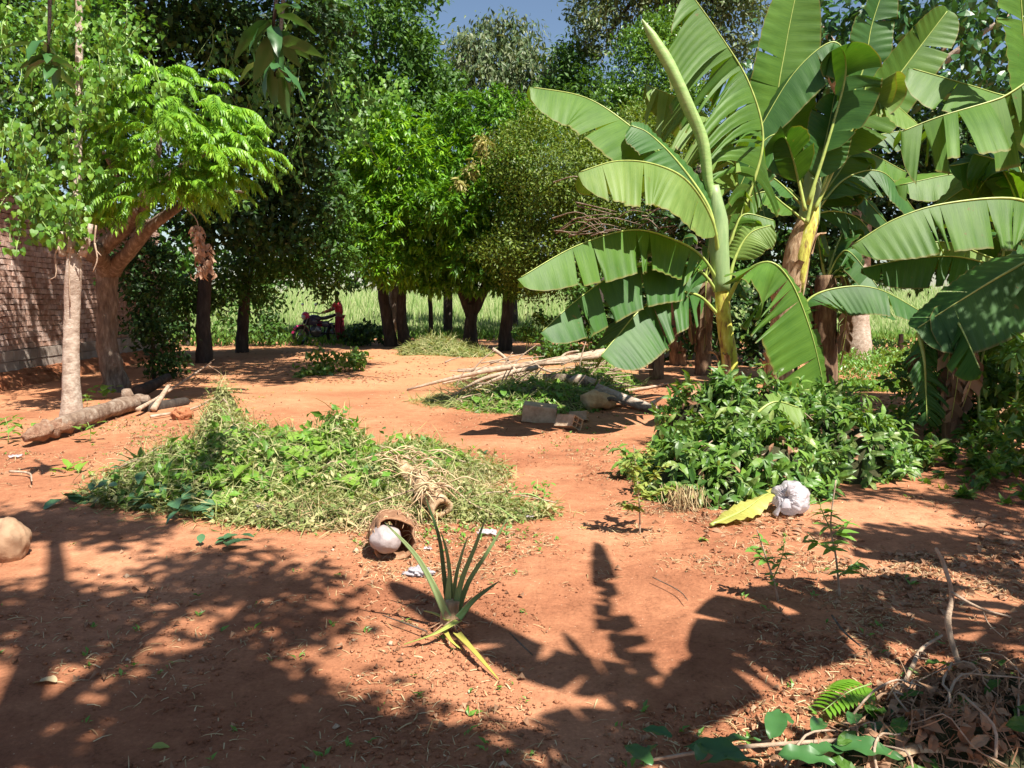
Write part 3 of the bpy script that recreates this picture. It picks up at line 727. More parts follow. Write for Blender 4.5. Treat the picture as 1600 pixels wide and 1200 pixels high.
for (cx, cy, rx, ry, n) in ((250, 190, 120, 85, 105), (330, 240, 80, 45, 46), (170, 150, 60, 50, 26), (180, 260, 80, 50, 34), (130, 345, 60, 22, 20), (300, 290, 70, 35, 40), (200, 310, 70, 30, 30)):
    for i in range(n):
        a = rr.uniform(0, 2 * math.pi); q = math.sqrt(rr.random())
        px, py = cx + rx * q * math.cos(a), cy + ry * q * math.sin(a)
        # fronds hug a domed surface, nearer in the middle
        Y = 10.9 + .9 * q + rr.uniform(-.3, .3)
        az = math.atan2(-(px - 235), 40 + rr.uniform(-60, 60)) if False else -math.pi / 2 * (1 if px > 235 else -1) + rr.uniform(-1.2, 1.2)
        if rr.random() < .35: az = math.pi + rr.uniform(-.8, .8)
        put_frond(t, at(px, py, Y), az, rr.uniform(-.35, .35), rr.uniform(.8, 1.15))
        cnt += 1
ob('crown', crown_mesh('crown', [lobe(235, 210, 105, 85, 13.2, .5), lobe(300, 300, 80, 40, 13.2, .4), lobe(150, 300, 60, 50, 13.2, .4)], .22, .12, 'scatter', .8, .3, 34), M['mid'], t)
# right-reaching tier
for (px, py) in ((395, 185), (425, 232), (410, 255), (385, 215), (360, 195), (350, 260), (330, 305), (305, 300), (360, 235), (300, 120), (265, 115), (340, 215), (180, 110), (150, 115), (215, 100)):
    for k in range(2):
        put_frond(t, at(px - 45, py + rr.uniform(-10, 8), 11.4 + rr.uniform(-.3, .3)), -math.pi / 2 + rr.uniform(-.5, .5), rr.uniform(-.25, .1), 1.15)
# dead hanging bunch of leaves
hg = thing('dead_leaf_bunch', 'rust brown bunch of dead leaves hanging from a thin twig', 'dead leaves')
ob('twig', MB().tube(crom([at(270, 300, 11.2), at(296, 330, 11.2), at(310, 352, 11.2), at(322, 430, 11.2)], 9), [.012, .008, .005], 5).mesh('twig'), M['twig'], hg)
ll = leaf_n(.3, .5, .5)
bl = mesh_np('leaf', *[np.array(ll[0]) * .095, ll[1], ll[2]])
for i in range(95):
    q = i / 94
    p = at(309 + 14 * q, 352 + 76 * q, 11.2) + Vector((rr.gauss(0, .03 + .06 * q), rr.gauss(0, .05), 0))
    o = ob('leaf', bl, M['rust'], hg, loc=p)
    o.rotation_euler = (-1.3 + rr.uniform(-.4, .4), rr.uniform(-.8, .8), rr.uniform(0, 6.28)); s = rr.uniform(.8, 1.3); o.scale = (s, s, s)

# heart-leaved vines draped over the crowns
def vine(label, strands, mat, sz=.12, perm=22, seed=1, jitter=.07):
    r = np.random.default_rng(seed)
    t = thing('vine', label, 'vine', 'heart-leaved climbing vines')
    mb = MB(); P = []
    for pts in strands:
        c = crom(pts, 5 * len(pts) + 6)
        mb.tube(c, .006, 4, cap=False)
        Ln = sum((c[i + 1] - c[i]).length for i in range(len(c) - 1))
        m = max(4, int(Ln * perm))
        for u in r.random(m) * (len(c) - 1):
            k = int(u); P.append(tuple(c[k].lerp(c[min(k + 1, len(c) - 1)], u - k)))
    P = np.array(P); n = len(P)
    P = P + r.normal(0, jitter, (n, 3))
    D = np.stack([r.normal(0, .5, n), r.normal(-.1, .35, n), -np.ones(n)], -1)
    U = np.stack([r.normal(.2, .5, n), -np.ones(n) * .9, r.uniform(.1, .9, n)], -1)
    V, Q, T = scatter(*heart_t(), P, D, U, r.uniform(.6, 1.2, n) * sz)
    ob('stem', mb.mesh('stem'), M['greenstem'], t)
    ob('foliage', mesh_np('foliage', V, Q, T, smooth=False), M[mat], t)
def strands(n, x0, y0, x1, y1, Y, lenpx, seed, lean=0):
    r = random.Random(seed); out = []
    for i in range(n):
        px, py = r.uniform(x0, x1), r.uniform(y0, y1)
        p = []; a = r.uniform(-.5, .5) + lean
        L_ = r.uniform(.5, 1) * lenpx
        for k in range(5):
            p.append(at(px, py, Y + .3 * math.sin(k + i)))
            a += r.uniform(-.5, .5)
            px += math.sin(a) * L_ / 4; py += math.cos(a) * L_ / 4
        out.append(p)
    return out
vine('bright vine with round heart leaves over the pale trunk beside the wall', strands(26, 5, 190, 120, 320, 10.3, 90, 3) + strands(9, 90, 70, 150, 170, 10.4, 60, 13) + strands(8, 50, 290, 130, 350, 10.2, 50, 5), 'vine', .095, 24, 2, .06)
vine('chains of vine leaves hanging from the top left corner', strands(20, 60, -20, 230, 90, 10.4, 90, 7) + strands(8, 0, 0, 60, 200, 11.0, 120, 8), 'vine', .085, 18, 4, .05)
vine('vine curtain climbing over the tree left of the sky gap', strands(24, 480, 120, 640, 180, 23.6, 70, 9) + strands(10, 420, 120, 500, 230, 21, 150, 10), 'vine', .15, 20, 6, .14)
vine('darker vine trailing down the shaded tree beside the fronds', strands(26, 330, 0, 520, 160, 16.0, 200, 12), 'vine_dark', .11, 14, 8, .10)

# ------------------------------------------------------------------ brick wall with foundation and earth bank
A = Vector((gnd(-330, 640).x, gnd(-330, 640).y, 0)); A = Vector((-11.6, 12.2, 0)); B = Vector((-9.4, 20.5, 0))
A = gnd(0, 604); A.z = 0; B = gnd(235, 560); B.z = 0
dirw = (B - A).normalized(); A = A - dirw * 3.0; B = B + dirw * 1.0
Lw = (B - A).length
nrm = Vector((dirw.y, -dirw.x, 0))      # towards the yard
if nrm.dot(-A) < 0: nrm = -nrm
yaw = math.atan2(dirw.y, dirw.x)
wl = thing('brick_wall', 'rough unplastered brick wall on a grey block foundation behind the left trunks', 'wall')
Rz = Matrix.Rotation(yaw, 3, 'Z')
def wbox(s, z, back, l, d, h): # centre along wall
    c = A + dirw * s - nrm * back + Vector((0, 0, z))
    return c
zb = .62; hb = .105; top = 3.7
mb = MB(); mb.box(A + dirw * (Lw / 2) - nrm * .13 + Vector((0, 0, (top + zb) / 2)), (Lw, .16, top - zb), Rz)
ob('mortar_core', mb.mesh('mortar_core', False), M['mortar'], wl)
rb = random.Random(3)
BR = []
for k in range(5):
    m_ = MB()
    x, y, z = .119, .06, .046
    v = [(sx * x + rb.uniform(-.006, .006), sy * y + rb.uniform(-.004, .004), sz * z + rb.uniform(-.005, .005)) for sx, sy, sz in ((-1,-1,-1),(1,-1,-1),(1,1,-1),(-1,1,-1),(-1,-1,1),(1,-1,1),(1,1,1),(-1,1,1))]
    m_.add(v, [(0,3,2,1),(4,5,6,7),(0,1,5,4),(1,2,6,5),(2,3,7,6),(3,0,4,7)])
    BR.append(m_.mesh('brick', False))
spots = []
row = 0; z = zb + hb / 2
while z < top - .05:
    s = .12 + (row % 2) * .125
    while s < Lw - .12:
        spots.append((s, z)); s += .25
    z += hb; row += 1
# the sunlit, unhidden stretch gets bricks of its own
def vis(s, z):
    p = A + dirw * s; 
    px = 800 + FPX * p.x / (p.y * cp + (CH - z) * sp_)
    return -15 < px < 215, px
shown = [q for q in spots if vis(*q)[0] and q[1] < 3.1]
shown.sort(key=lambda q: abs(vis(*q)[1] - 60) + (0 if q[1] < 2.6 else 60))
own = set(shown[:300])
rest = MB()
for s, z in spots:
    c = A + dirw * (s + rb.uniform(-.012, .012)) - nrm * (.055 + rb.uniform(-.013, .013)) + Vector((0, 0, z + rb.uniform(-.007, .007) + .012 * math.sin(s * 1.7 + z)))
    if (s, z) in own:
        o = ob('brick', rb.choice(BR), M['brick'], wl, loc=c); o.rotation_euler = (0, 0, yaw + rb.uniform(-.02, .02))
    else:
        rest.box(c, (.236, .12, .09), Rz)
ob('brickwork', rest.mesh('brickwork', False), M['brick'], wl, kind='stuff')
s = .2
m_ = MB().box((0, 0, 0), (.39, .19, .19)); cb = m_.mesh('foundation_block', False)
while s < Lw:
    for k in range(2):
        o = ob('foundation_block', cb, M['concrete'], wl, loc=A + dirw * (s + .2 * k) - nrm * (.06 - .012 * k) + Vector((0, 0, .325 + .2 * (k))) ); o.rotation_euler = (0, 0, yaw + rb.uniform(-.01, .01))
    s += .4
# earth bank
def bank():
    n, mseg = 60, 9; V = []
    for i in range(n + 1):
        p = A + dirw * (Lw * i / n)
        for j in range(mseg + 1):
            q = j / mseg
            out = .06 + .30 * q + .07 * noise.noise((i * .5, j * .9, 0)); zz = .26 * (1 - q ** 1.6) + .05 * noise.noise((i * .7, j * .8, 4)) * (1 - q)
            w = p + nrm * (out if j else -.05)
            V.append((w.x, w.y, zz - (.04 if j == mseg else 0)))
    Q = [(i * (mseg + 1) + j, (i + 1) * (mseg + 1) + j, (i + 1) * (mseg + 1) + j + 1, i * (mseg + 1) + j + 1) for i in range(n) for j in range(mseg)]
    return mesh_np('earth_bank', V, Q)
ob('earth_bank', bank(), M['redearth'], kind='structure')

# ------------------------------------------------------------------ banana plants
def banana_leaf(parent, pts, wA, dA, wB=None, dB=None, tear=6, seed=0, pf=.14, mat='ban1', sag=.25, spread=.10, rib=.016, sweep=.35, label=None, n=76, gap=.018):
    r = random.Random(seed * 7 + 3)
    P = crom(pts, n); T = tangents(P)
    Ltot = sum((P[i + 1] - P[i]).length for i in range(n - 1))
    V = []; Q = []; UV = []
    def prof(u):
        return max(.0, (1 - (1 - min(1, u / .22)) ** 2)) ** .5 * max(0, 1 - u ** 4.5) ** .55
    for side, (w, dv) in enumerate(((wA, dA), (wB, dB))):
        if not w: continue
        dv = Vector(dv).normalized()
        i0 = int(pf * (n - 1))
        cuts = sorted(set([i0, n - 1] + [r.randint(i0 + 3, n - 4) for _ in range(int(tear))]))
        cuts = [c for k, c in enumerate(cuts) if k == 0 or c - cuts[k - 1] >= 2]
        if cuts[-1] != n - 1: cuts[-1] = n - 1
        ms = 6
        for a, b in zip(cuts[:-1], cuts[1:]):
            rot = r.gauss(0, spread) if tear else 0
            ext = r.gauss(0, spread * .5) if tear else 0
            gp_ = gap * r.choice((.15, .4, .8, 1.3, 2.4))
            wl0 = r.uniform(-.35, .1) if spread > .35 else 0
            wl_ = 1 + (r.uniform(-.12, .04) if tear > 8 else 0) + wl0
            base = len(V)
            m = b - a + 1
            for i in range(a, b + 1):
                u = (i - i0) / (n - 1 - i0)
                ww = w * prof(u) * wl_
                d = dv - T[i] * dv.dot(T[i])
                d = d.normalized() if d.length > .02 else T[i].orthogonal().normalized()
                d = Matrix.Rotation(rot, 3, T[i]) @ d
                dd = (d + T[i] * (sweep + ext)).normalized()
                e = 0
                if tear:
                    e = (1 if i == a and a != i0 else -1 if i == b and b != n - 1 else 0)
                for j in range(ms + 1):
                    s = j / ms
                    rip = .012 * math.sin(i * 1.9 + seed) * s * ww / max(w, .01)
                    nn = T[i].cross(dd)
                    p = P[i] + dd * ww * s + Vector((0, 0, -1)) * sag * ww * s * s + T[i] * (e * gp_ * s ** 1.3 * Ltot / 2.0) + nn * (rip + .03 * math.sin(u * 9 + seed + side) * s)
                    V.append(tuple(p)); UV.append((u * Ltot, s * .98))
            for i in range(m - 1):
                for j in range(ms):
                    k = base + i * (ms + 1) + j
                    Q.append((k, k + ms + 1, k + ms + 2, k + 1) if side == 0 else (k, k + 1, k + ms + 2, k + ms + 1))
    me = mesh_np('leaf', V, Q, uv=UV)
    o = ob('leaf', me, M[mat], parent, label=label)
    rad = [rib * 2.3 * max(.16, 1 - .95 * (i / (n - 1)) ** .55) for i in range(n)]
    rm = MB().tube([p + Vector((0, -.004, .004)) for p in P][::2], rad[::2], 6, cap=True, flat=.8).mesh('midrib')
    ob('midrib', rm, M['midrib'], o)
    return o

def pxl(Yb, pts):
    return [at(p[0], p[1], p[2] if len(p) > 2 else Yb) for p in pts]

def pseudostem(parent, pts, rad, mat, dry=5, seed=0, dmat='sheath', zr=(.05, .7)):
    r = random.Random(seed)
    P = crom(pts, 26)
    R = list(np.interp(np.linspace(0, 1, 26), np.linspace(0, 1, len(rad)), rad))
    ob('pseudostem', MB().tube(P, R, 18, lump=.10, lf=2.5).mesh('pseudostem'), M[mat], parent)
    for k in range(dry):
        a0 = r.uniform(0, 6.28); da = r.uniform(.7, 1.9)
        i0 = int(r.uniform(zr[0], zr[1]) * 25); i1 = min(25, i0 + r.randint(5, 10))
        V = []; Q = []; na, nz = 7, i1 - i0
        for i in range(i0, i1 + 1):
            q = (i - i0) / max(1, nz)
            for j in range(na + 1):
                a = a0 + da * (j / na - .5) * (1 - .5 * q) + .2 * q
                rr_ = R[i] * 1.06 + .008 + .006 * math.sin(j * 2.2 + i + k) + (.05 + .08 * r.random()) * q ** 4 + .01 * (k % 3)
                V.append((P[i].x + math.cos(a) * rr_, P[i].y + math.sin(a) * rr_, P[i].z - .12 * q ** 5 + .02 * math.sin(j * 1.7 + k) * q))
        for i in range(nz):
            for j in range(na):
                b = i * (na + 1) + j; Q.append((b, b + 1, b + na + 2, b + na + 1))
        ob('dry_sheath', mesh_np('dry_sheath', V, Q), M[dmat], parent)
    return P, R

D_ = (-.35, -.75, -.75)      # blade hanging towards the viewer
# --- plant one: the free-standing clump centre right
Yb = gnd(1145, 662).y
b1 = thing('banana_plant', 'tall banana plant with yellow stem and rolled new leaf beside the shrub heap', 'banana plant', 'banana plants')
pseudostem(b1, [Vector((at(1145, 650, Yb).x, Yb, -.05)), at(1142, 610, Yb), at(1140, 560, Yb), at(1131, 500, Yb), at(1128, 450, Yb)], [.12, .105, .098, .092, .09], 'stemY', 9, 3, zr=(.0, .4))
ob('upper_stem', MB().tube(crom([at(1128, 455, Yb), at(1124, 400, Yb), at(1122, 340, Yb), at(1115, 290, Yb)], 12), [.11, .125, .11, .06], 14, lump=.12).mesh('upper_stem'), M['stemG'], b1)
# rolled leaf
P = crom(pxl(Yb, [(1122, 340), (1108, 290), (1098, 220), (1075, 165), (1050, 110), (1022, 62), (1003, 30)]), 30)
Tp = tangents(P); V = []; Rr = np.interp(np.linspace(0, 1, 30), np.linspace(0, 1, 9), [.045, .055, .068, .074, .080, .076, .07, .055, .008])
for i, p in enumerate(P):
    a0 = Vector((0, 1, 0)); a0 = (a0 - Tp[i] * a0.dot(Tp[i])).normalized(); b0 = Tp[i].cross(a0)
    for j in range(21):
        th = 2 * math.pi * 1.12 * j / 20 + 1.2 + i * .11
        k = Rr[i] * (.90 + .16 * j / 20 + .03 * math.sin(i * .9 + j))
        V.append(tuple(p + (a0 * math.cos(th) + b0 * math.sin(th)) * k))
Q = [(i * 21 + j, i * 21 + j + 1, (i + 1) * 21 + j + 1, (i + 1) * 21 + j) for i in range(29) for j in range(20)]
ob('rolled_leaf', mesh_np('rolled_leaf', V, Q), M['rolled'], b1)
BL = lambda *a, **k: banana_leaf(*a, **k)
BL(b1, pxl(Yb + .15, [(1126, 400), (1112, 330), (1062, 268), (985, 198), (915, 153), (828, 136, Yb - .2)]), .72, (-.45, -.6, -.7), .5, (.2, .8, -.4), tear=1, seed=1, mat='ban1', sag=.1, pf=.12)
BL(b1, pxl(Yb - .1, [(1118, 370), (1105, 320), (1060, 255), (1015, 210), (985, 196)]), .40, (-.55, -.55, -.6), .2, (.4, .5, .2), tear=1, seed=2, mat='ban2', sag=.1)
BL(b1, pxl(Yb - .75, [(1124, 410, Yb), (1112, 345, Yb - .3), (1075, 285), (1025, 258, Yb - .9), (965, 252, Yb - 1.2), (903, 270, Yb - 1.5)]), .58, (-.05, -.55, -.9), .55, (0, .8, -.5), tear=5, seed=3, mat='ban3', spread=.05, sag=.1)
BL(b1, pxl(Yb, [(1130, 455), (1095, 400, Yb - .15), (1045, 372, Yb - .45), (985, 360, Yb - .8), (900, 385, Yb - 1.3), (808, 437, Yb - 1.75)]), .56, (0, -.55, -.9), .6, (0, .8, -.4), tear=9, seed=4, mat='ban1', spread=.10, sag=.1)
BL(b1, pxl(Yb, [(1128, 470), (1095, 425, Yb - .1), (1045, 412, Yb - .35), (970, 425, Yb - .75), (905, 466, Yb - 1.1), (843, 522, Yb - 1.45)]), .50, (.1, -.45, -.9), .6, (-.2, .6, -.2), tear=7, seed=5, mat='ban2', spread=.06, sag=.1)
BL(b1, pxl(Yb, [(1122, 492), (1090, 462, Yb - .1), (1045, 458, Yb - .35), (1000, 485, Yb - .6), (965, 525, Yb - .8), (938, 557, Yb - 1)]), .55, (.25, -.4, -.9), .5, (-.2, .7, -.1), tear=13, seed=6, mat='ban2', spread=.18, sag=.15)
BL(b1, pxl(Yb - .55, [(1134, 475, Yb), (1160, 430, Yb - .3), (1202, 410), (1236, 442), (1264, 510), (1281, 575), (1291, 632)]), .86, (-.95, -.45, -.3), .14, (.8, .6, 0), tear=13, seed=7, mat='ban1', spread=.07, sag=.05, sweep=.1)
BL(b1, pxl(Yb, [(1136, 450), (1150, 400), (1172, 365), (1205, 352)]), .30, (.35, -.5, -.6), .2, (-.4, .4, .4), tear=1, seed=8, mat='ban3', pf=.3)
BL(b1, pxl(Yb + .2, [(1130, 420), (1148, 360), (1165, 335), (1210, 345)]), .28, (.2, -.5, -.8), .2, (0, .8, 0), tear=2, seed=9, mat='ban1', pf=.3)
BL(b1, pxl(Yb + .6, [(1130, 400), (1172, 300), (1192, 215), (1170, 130), (1125, 55), (1075, -15)]), .98, (-.75, -.45, -.75), .7, (.2, .7, -.9), tear=46, seed=10, mat='ban1', spread=.22, sag=.5, n=120, gap=.012, sweep=.1)
BL(b1, pxl(Yb + .9, [(1128, 380), (1150, 290), (1140, 220), (1080, 165), (1008, 132)]), .80, (-.2, -.35, -1), .5, (.2, .7, -.7), tear=32, seed=11, mat='ban3', spread=.25, sag=.4, n=96, gap=.012, sweep=.1)
# --- plant two: tall leaning one behind
Y2 = gnd(1216, 612).y
b2 = thing('banana_plant', 'banana plant behind with leaning stem wrapped in peeling brown sheaths', 'banana plant', 'banana plants')
pseudostem(b2, [Vector((at(1218, 600, Y2).x, Y2, -.05)), at(1222, 560, Y2), at(1232, 480, Y2), at(1246, 400, Y2), at(1262, 345, Y2)], [.25, .22, .21, .22, .18], 'sheath', 16, 8, zr=(.0, .8))
ob('fresh_sheath', MB().tube(crom([at(1250, 460, Y2 - .14), at(1254, 400, Y2 - .16), at(1268, 345, Y2 - .13), at(1276, 300, Y2 - .05)], 10), [.05, .11, .10, .05], 10, lump=.25).mesh('fresh_sheath'), M['stemY'], b2)
Y2c = Y2 - .3
ob('upper_stem', MB().tube(crom([at(1262, 350, Y2), at(1268, 300, Y2), at(1270, 250, Y2)], 9), [.18, .16, .09], 14, lump=.15).mesh('upper_stem'), M['stemG'], b2)
BL(b2, pxl(Y2, [(1266, 320), (1240, 260), (1215, 170), (1228, 70), (1250, -40)]), .60, (.9, -.3, -.1), .58, (-.9, -.3, .05), tear=3, seed=21, mat='ban1', sag=.0, pf=.25, sweep=.1)
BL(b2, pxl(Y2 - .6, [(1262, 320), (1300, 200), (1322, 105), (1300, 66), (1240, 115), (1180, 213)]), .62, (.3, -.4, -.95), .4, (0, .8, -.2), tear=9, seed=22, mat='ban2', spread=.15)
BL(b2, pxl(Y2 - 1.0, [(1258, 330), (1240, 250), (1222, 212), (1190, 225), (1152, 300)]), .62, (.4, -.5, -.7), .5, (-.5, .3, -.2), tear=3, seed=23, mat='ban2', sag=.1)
BL(b2, pxl(Y2 - .4, [(1260, 350), (1278, 270), (1292, 210), (1304, 148)]), .45, (-.9, -.4, -.1), .4, (.9, -.4, -.1), tear=1, seed=24, mat='ban2', sag=.1, pf=.3)
BL(b2, pxl(Y2 + .2, [(1270, 330), (1310, 240), (1380, 150), (1440, 70), (1482, 15)]), .50, (.75, -.35, -.5), .42, (-.7, -.3, .5), tear=2, seed=25, mat='ban1', sag=.05, pf=.25)
BL(b2, pxl(Y2 + .4, [(1268, 320), (1310, 200), (1348, 110), (1362, 40), (1385, -30)]), .42, (.8, -.3, -.2), .4, (-.8, -.3, -.1), tear=6, seed=26, mat='ban2', sag=.1, pf=.25, spread=.2)
BL(b2, pxl(Y2 - .3, [(1272, 330), (1310, 250), (1345, 170), (1357, 132), (1395, 160), (1436, 196)]), .62, (.1, -.5, -.85), .3, (0, .8, .1), tear=2, seed=27, mat='ban3', sag=.05, pf=.35)
BL(b2, pxl(Y2 - .2, [(1262, 350), (1225, 320), (1195, 300), (1155, 322), (1120, 370)]), .40, (.2, -.5, -.8), .3, (0, .7, .1), tear=3, seed=28, mat='ban1', sag=.1)
BL(b2, pxl(Y2 - .5, [(1245, 520), (1262, 470), (1310, 450), (1372, 452), (1448, 492)]), .50, (0, -.5, -.9), .4, (0, .8, -.2), tear=7, seed=29, mat='ban2', sag=.1, spread=.08)
BL(b2, pxl(Y2 + .5, [(1268, 340), (1320, 280), (1380, 270), (1430, 330)]), .55, (-.1, -.5, -.9), .4, (.2, .7, 0), tear=6, seed=30, mat='ban2', sag=.1)
BL(b2, pxl(Y2 + .8, [(1262, 340), (1300, 330), (1345, 345), (1380, 400)]), .5, (-.2, -.5, -.9), .4, (.2, .7, 0), tear=9, seed=31, mat='ban2', sag=.1)
BL(b2, pxl(Y2 + .8, [(1262, 330), (1210, 280), (1170, 270), (1140, 310)]), .5, (.2, -.5, -.9), .4, (.2, .7, 0), tear=9, seed=32, mat='ban2', sag=.1)
rl = random.Random(909)
for k, (ex, ey, up) in enumerate(((150, -60, 60), (120, 20, 50), (170, -130, 40), (60, -150, 20), (-60, -90, 50), (90, 60, 40), (190, -20, 70), (-90, 10, 40), (30, 70, 20))):
    e = (1268 + ex, 330 + ey); m = (1268 + ex * .5, 330 + ey * .55 - up)
    BL(b2, pxl(Y2 + .9 + .2 * k, [(1268, 335), ((1268 + m[0]) / 2, (335 + m[1]) / 2 - 8), m, e]), .46, (rl.uniform(-.3, .3), -.5, -.8), .42, (rl.uniform(-.5, .5), .5, .2), tear=rl.randint(3, 14), seed=200 + k, mat=('ban1', 'ban2', 'ban2')[k % 3], sag=.12, spread=.14, n=56)
# --- plant three: right edge
Y3 = 9.3
b3 = thing('banana_plant', 'banana plant at the right edge with broad comb-torn arching leaf', 'banana plant', 'banana plants')
x3 = at(1640, 600, Y3).x
pseudostem(b3, [Vector((x3, Y3, -.05)), at(1638, 560, Y3), at(1632, 470, Y3), at(1622, 400, Y3)], [.2, .18, .16, .13], 'sheath', 7, 12, 'sheathD')
BL(b3, pxl(Y3 - .3, [(1625, 430), (1640, 350), (1590, 312), (1480, 318), (1400, 342), (1330, 384)]), .62, (0, -.45, -.95), .5, (0, .8, -.3), tear=13, seed=41, mat='ban1', sag=.05, spread=.05, pf=.18, sweep=.08)
BL(b3, pxl(Y3 + .3, [(1622, 430), (1590, 420), (1545, 402), (1470, 378), (1385, 400)]), .42, (0, -.45, -.95), .3, (0, .8, -.3), tear=7, seed=42, mat='ban3', sag=.05, spread=.06)
BL(b3, pxl(Y3 + .1, [(1622, 445), (1580, 425), (1500, 402), (1420, 405), (1345, 420)]), .40, (0, -.45, -.95), .3, (0, .8, -.3), tear=6, seed=43, mat='ban2', sag=.05)
BL(b3, pxl(Y3 - 1.2, [(1640, 440), (1640, 395), (1575, 425), (1500, 470), (1430, 515)]), .62, (.35, -.45, -.9), .4, (-.3, .7, .1), tear=5, seed=44, mat='ban2', sag=.05, spread=.05)
BL(b3, pxl(Y3, [(1630, 420), (1680, 280), (1650, 120), (1560, 155), (1470, 182), (1408, 206)]), .85, (.1, -.4, -.95), .6, (0, .8, -.3), tear=26, seed=45, mat='ban1', sag=.2, spread=.38, pf=.3, n=96)
BL(b3, pxl(Y3 + .8, [(1640, 410), (1660, 260), (1610, 170), (1545, 143), (1420, 106)]), .75, (-.1, -.45, -.9), .3, (0, .8, .1), tear=2, seed=46, mat='ban1', sag=.05, pf=.35)
BL(b3, pxl(Y3 + .3, [(1630, 410), (1640, 250), (1605, 100), (1592, -40)]), .5, (-.9, -.3, -.2), .4, (.9, -.2, -.2), tear=4, seed=47, mat='ban1', sag=.1, spread=.15, pf=.3)
BL(b3, pxl(Y3 + 1, [(1620, 420), (1600, 330), (1570, 260), (1520, 240)]), .7, (.2, -.4, -.9), .6, (-.4, .3, .3), tear=3, seed=48, mat='ban1', sag=.05, pf=.25)
BL(b3, pxl(Y3 - .4, [(1636, 470), (1650, 500), (1630, 560), (1590, 620), (1582, 680)]), .3, (-.7, -.3, -.3), .3, (.7, .3, 0), tear=6, seed=49, mat='ban2', sag=.05, pf=.25)
for k, (ex, ey, up) in enumerate(((-150, -140, 60), (-190, -60, 80), (-90, -190, 40), (-60, -70, 60), (-230, -110, 60), (-130, 10, 40))):
    m = (1630 + ex * .5, 400 + ey * .6 - up)
    BL(b3, pxl(Y3 + 1.0 + .25 * k, [(1630, 410), ((1630 + m[0]) / 2, (410 + m[1]) / 2 - 8), m, (1630 + ex, 400 + ey)]), .50, (rl.uniform(-.3, .3), -.5, -.8), .42, (rl.uniform(-.5, .5), .5, .2), tear=rl.randint(4, 16), seed=300 + k, mat=('ban2', 'ban1', 'ban2')[k % 3], sag=.12, spread=.16, n=60)
# --- shaded plants farther back
def back_banana(label, px, py, lean, topy, r, leaves, seed, mat='sheathD'):
    g = gnd(px, py); Y = g.y
    b = thing('banana_plant', label, 'banana plant', 'banana plants')
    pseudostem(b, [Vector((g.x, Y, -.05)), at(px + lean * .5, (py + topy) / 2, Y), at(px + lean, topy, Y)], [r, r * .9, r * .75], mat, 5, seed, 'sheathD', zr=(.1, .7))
    rr = random.Random(seed)
    for i, (ex, ey, up) in enumerate(leaves):
        c = at(px + lean, topy, Y)
        e = at(px + lean + ex, topy + ey, Y - rr.uniform(-.6, 1.0))
        m = c.lerp(e, .45) + Vector((0, 0, up))
        dn = (-.15 if ex > 0 else .15, -.5, -.85)
        banana_leaf(b, [c + Vector((0, 0, -.15)), c.lerp(m, .5) + Vector((0, 0, up * .3)), m, e], .36, dn, .34, (0, .8, -.3), tear=9, seed=seed * 10 + i, mat='ban2', sag=.1, spread=.15, n=44)
    for k in range(5):
        c = at(px + lean, topy, Y); a = rr.uniform(0, 6.28)
        e = Vector((math.cos(a), math.sin(a) - .3, 0)).normalized()
        Lh = (c.z - .1) * rr.uniform(.4, .85)
        banana_leaf(b, [c + Vector((0, 0, -.1)), c + e * (r + .12) + Vector((0, 0, -.05)), c + e * (r + .2) + Vector((0, 0, -.5 * Lh)), c + e * (r + .1) + Vector((0, 0, -Lh))], .16, (e.y, -e.x, -.8), .16, (-e.y, e.x, -.8), tear=14, seed=seed * 10 + 50 + k, mat='deadleaf', sag=.5, spread=.5, n=36, rib=.01, pf=.25)
    return b
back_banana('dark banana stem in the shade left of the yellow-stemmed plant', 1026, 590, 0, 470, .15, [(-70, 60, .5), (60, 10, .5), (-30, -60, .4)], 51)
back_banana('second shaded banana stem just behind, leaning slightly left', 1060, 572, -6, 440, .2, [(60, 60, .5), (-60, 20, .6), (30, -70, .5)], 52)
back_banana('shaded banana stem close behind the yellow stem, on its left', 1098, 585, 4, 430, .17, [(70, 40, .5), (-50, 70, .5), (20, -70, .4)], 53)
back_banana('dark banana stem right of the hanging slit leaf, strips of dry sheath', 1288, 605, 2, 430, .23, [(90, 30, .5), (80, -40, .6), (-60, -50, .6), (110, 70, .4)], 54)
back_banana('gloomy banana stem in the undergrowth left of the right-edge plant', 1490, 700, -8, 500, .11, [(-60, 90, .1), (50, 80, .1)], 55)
back_banana('sunlit straw-coloured banana stem half hidden at the right edge', 1556, 650, 4, 420, .12, [(-50, 70, .2), (70, -60, .5)], 56, 'sheath')
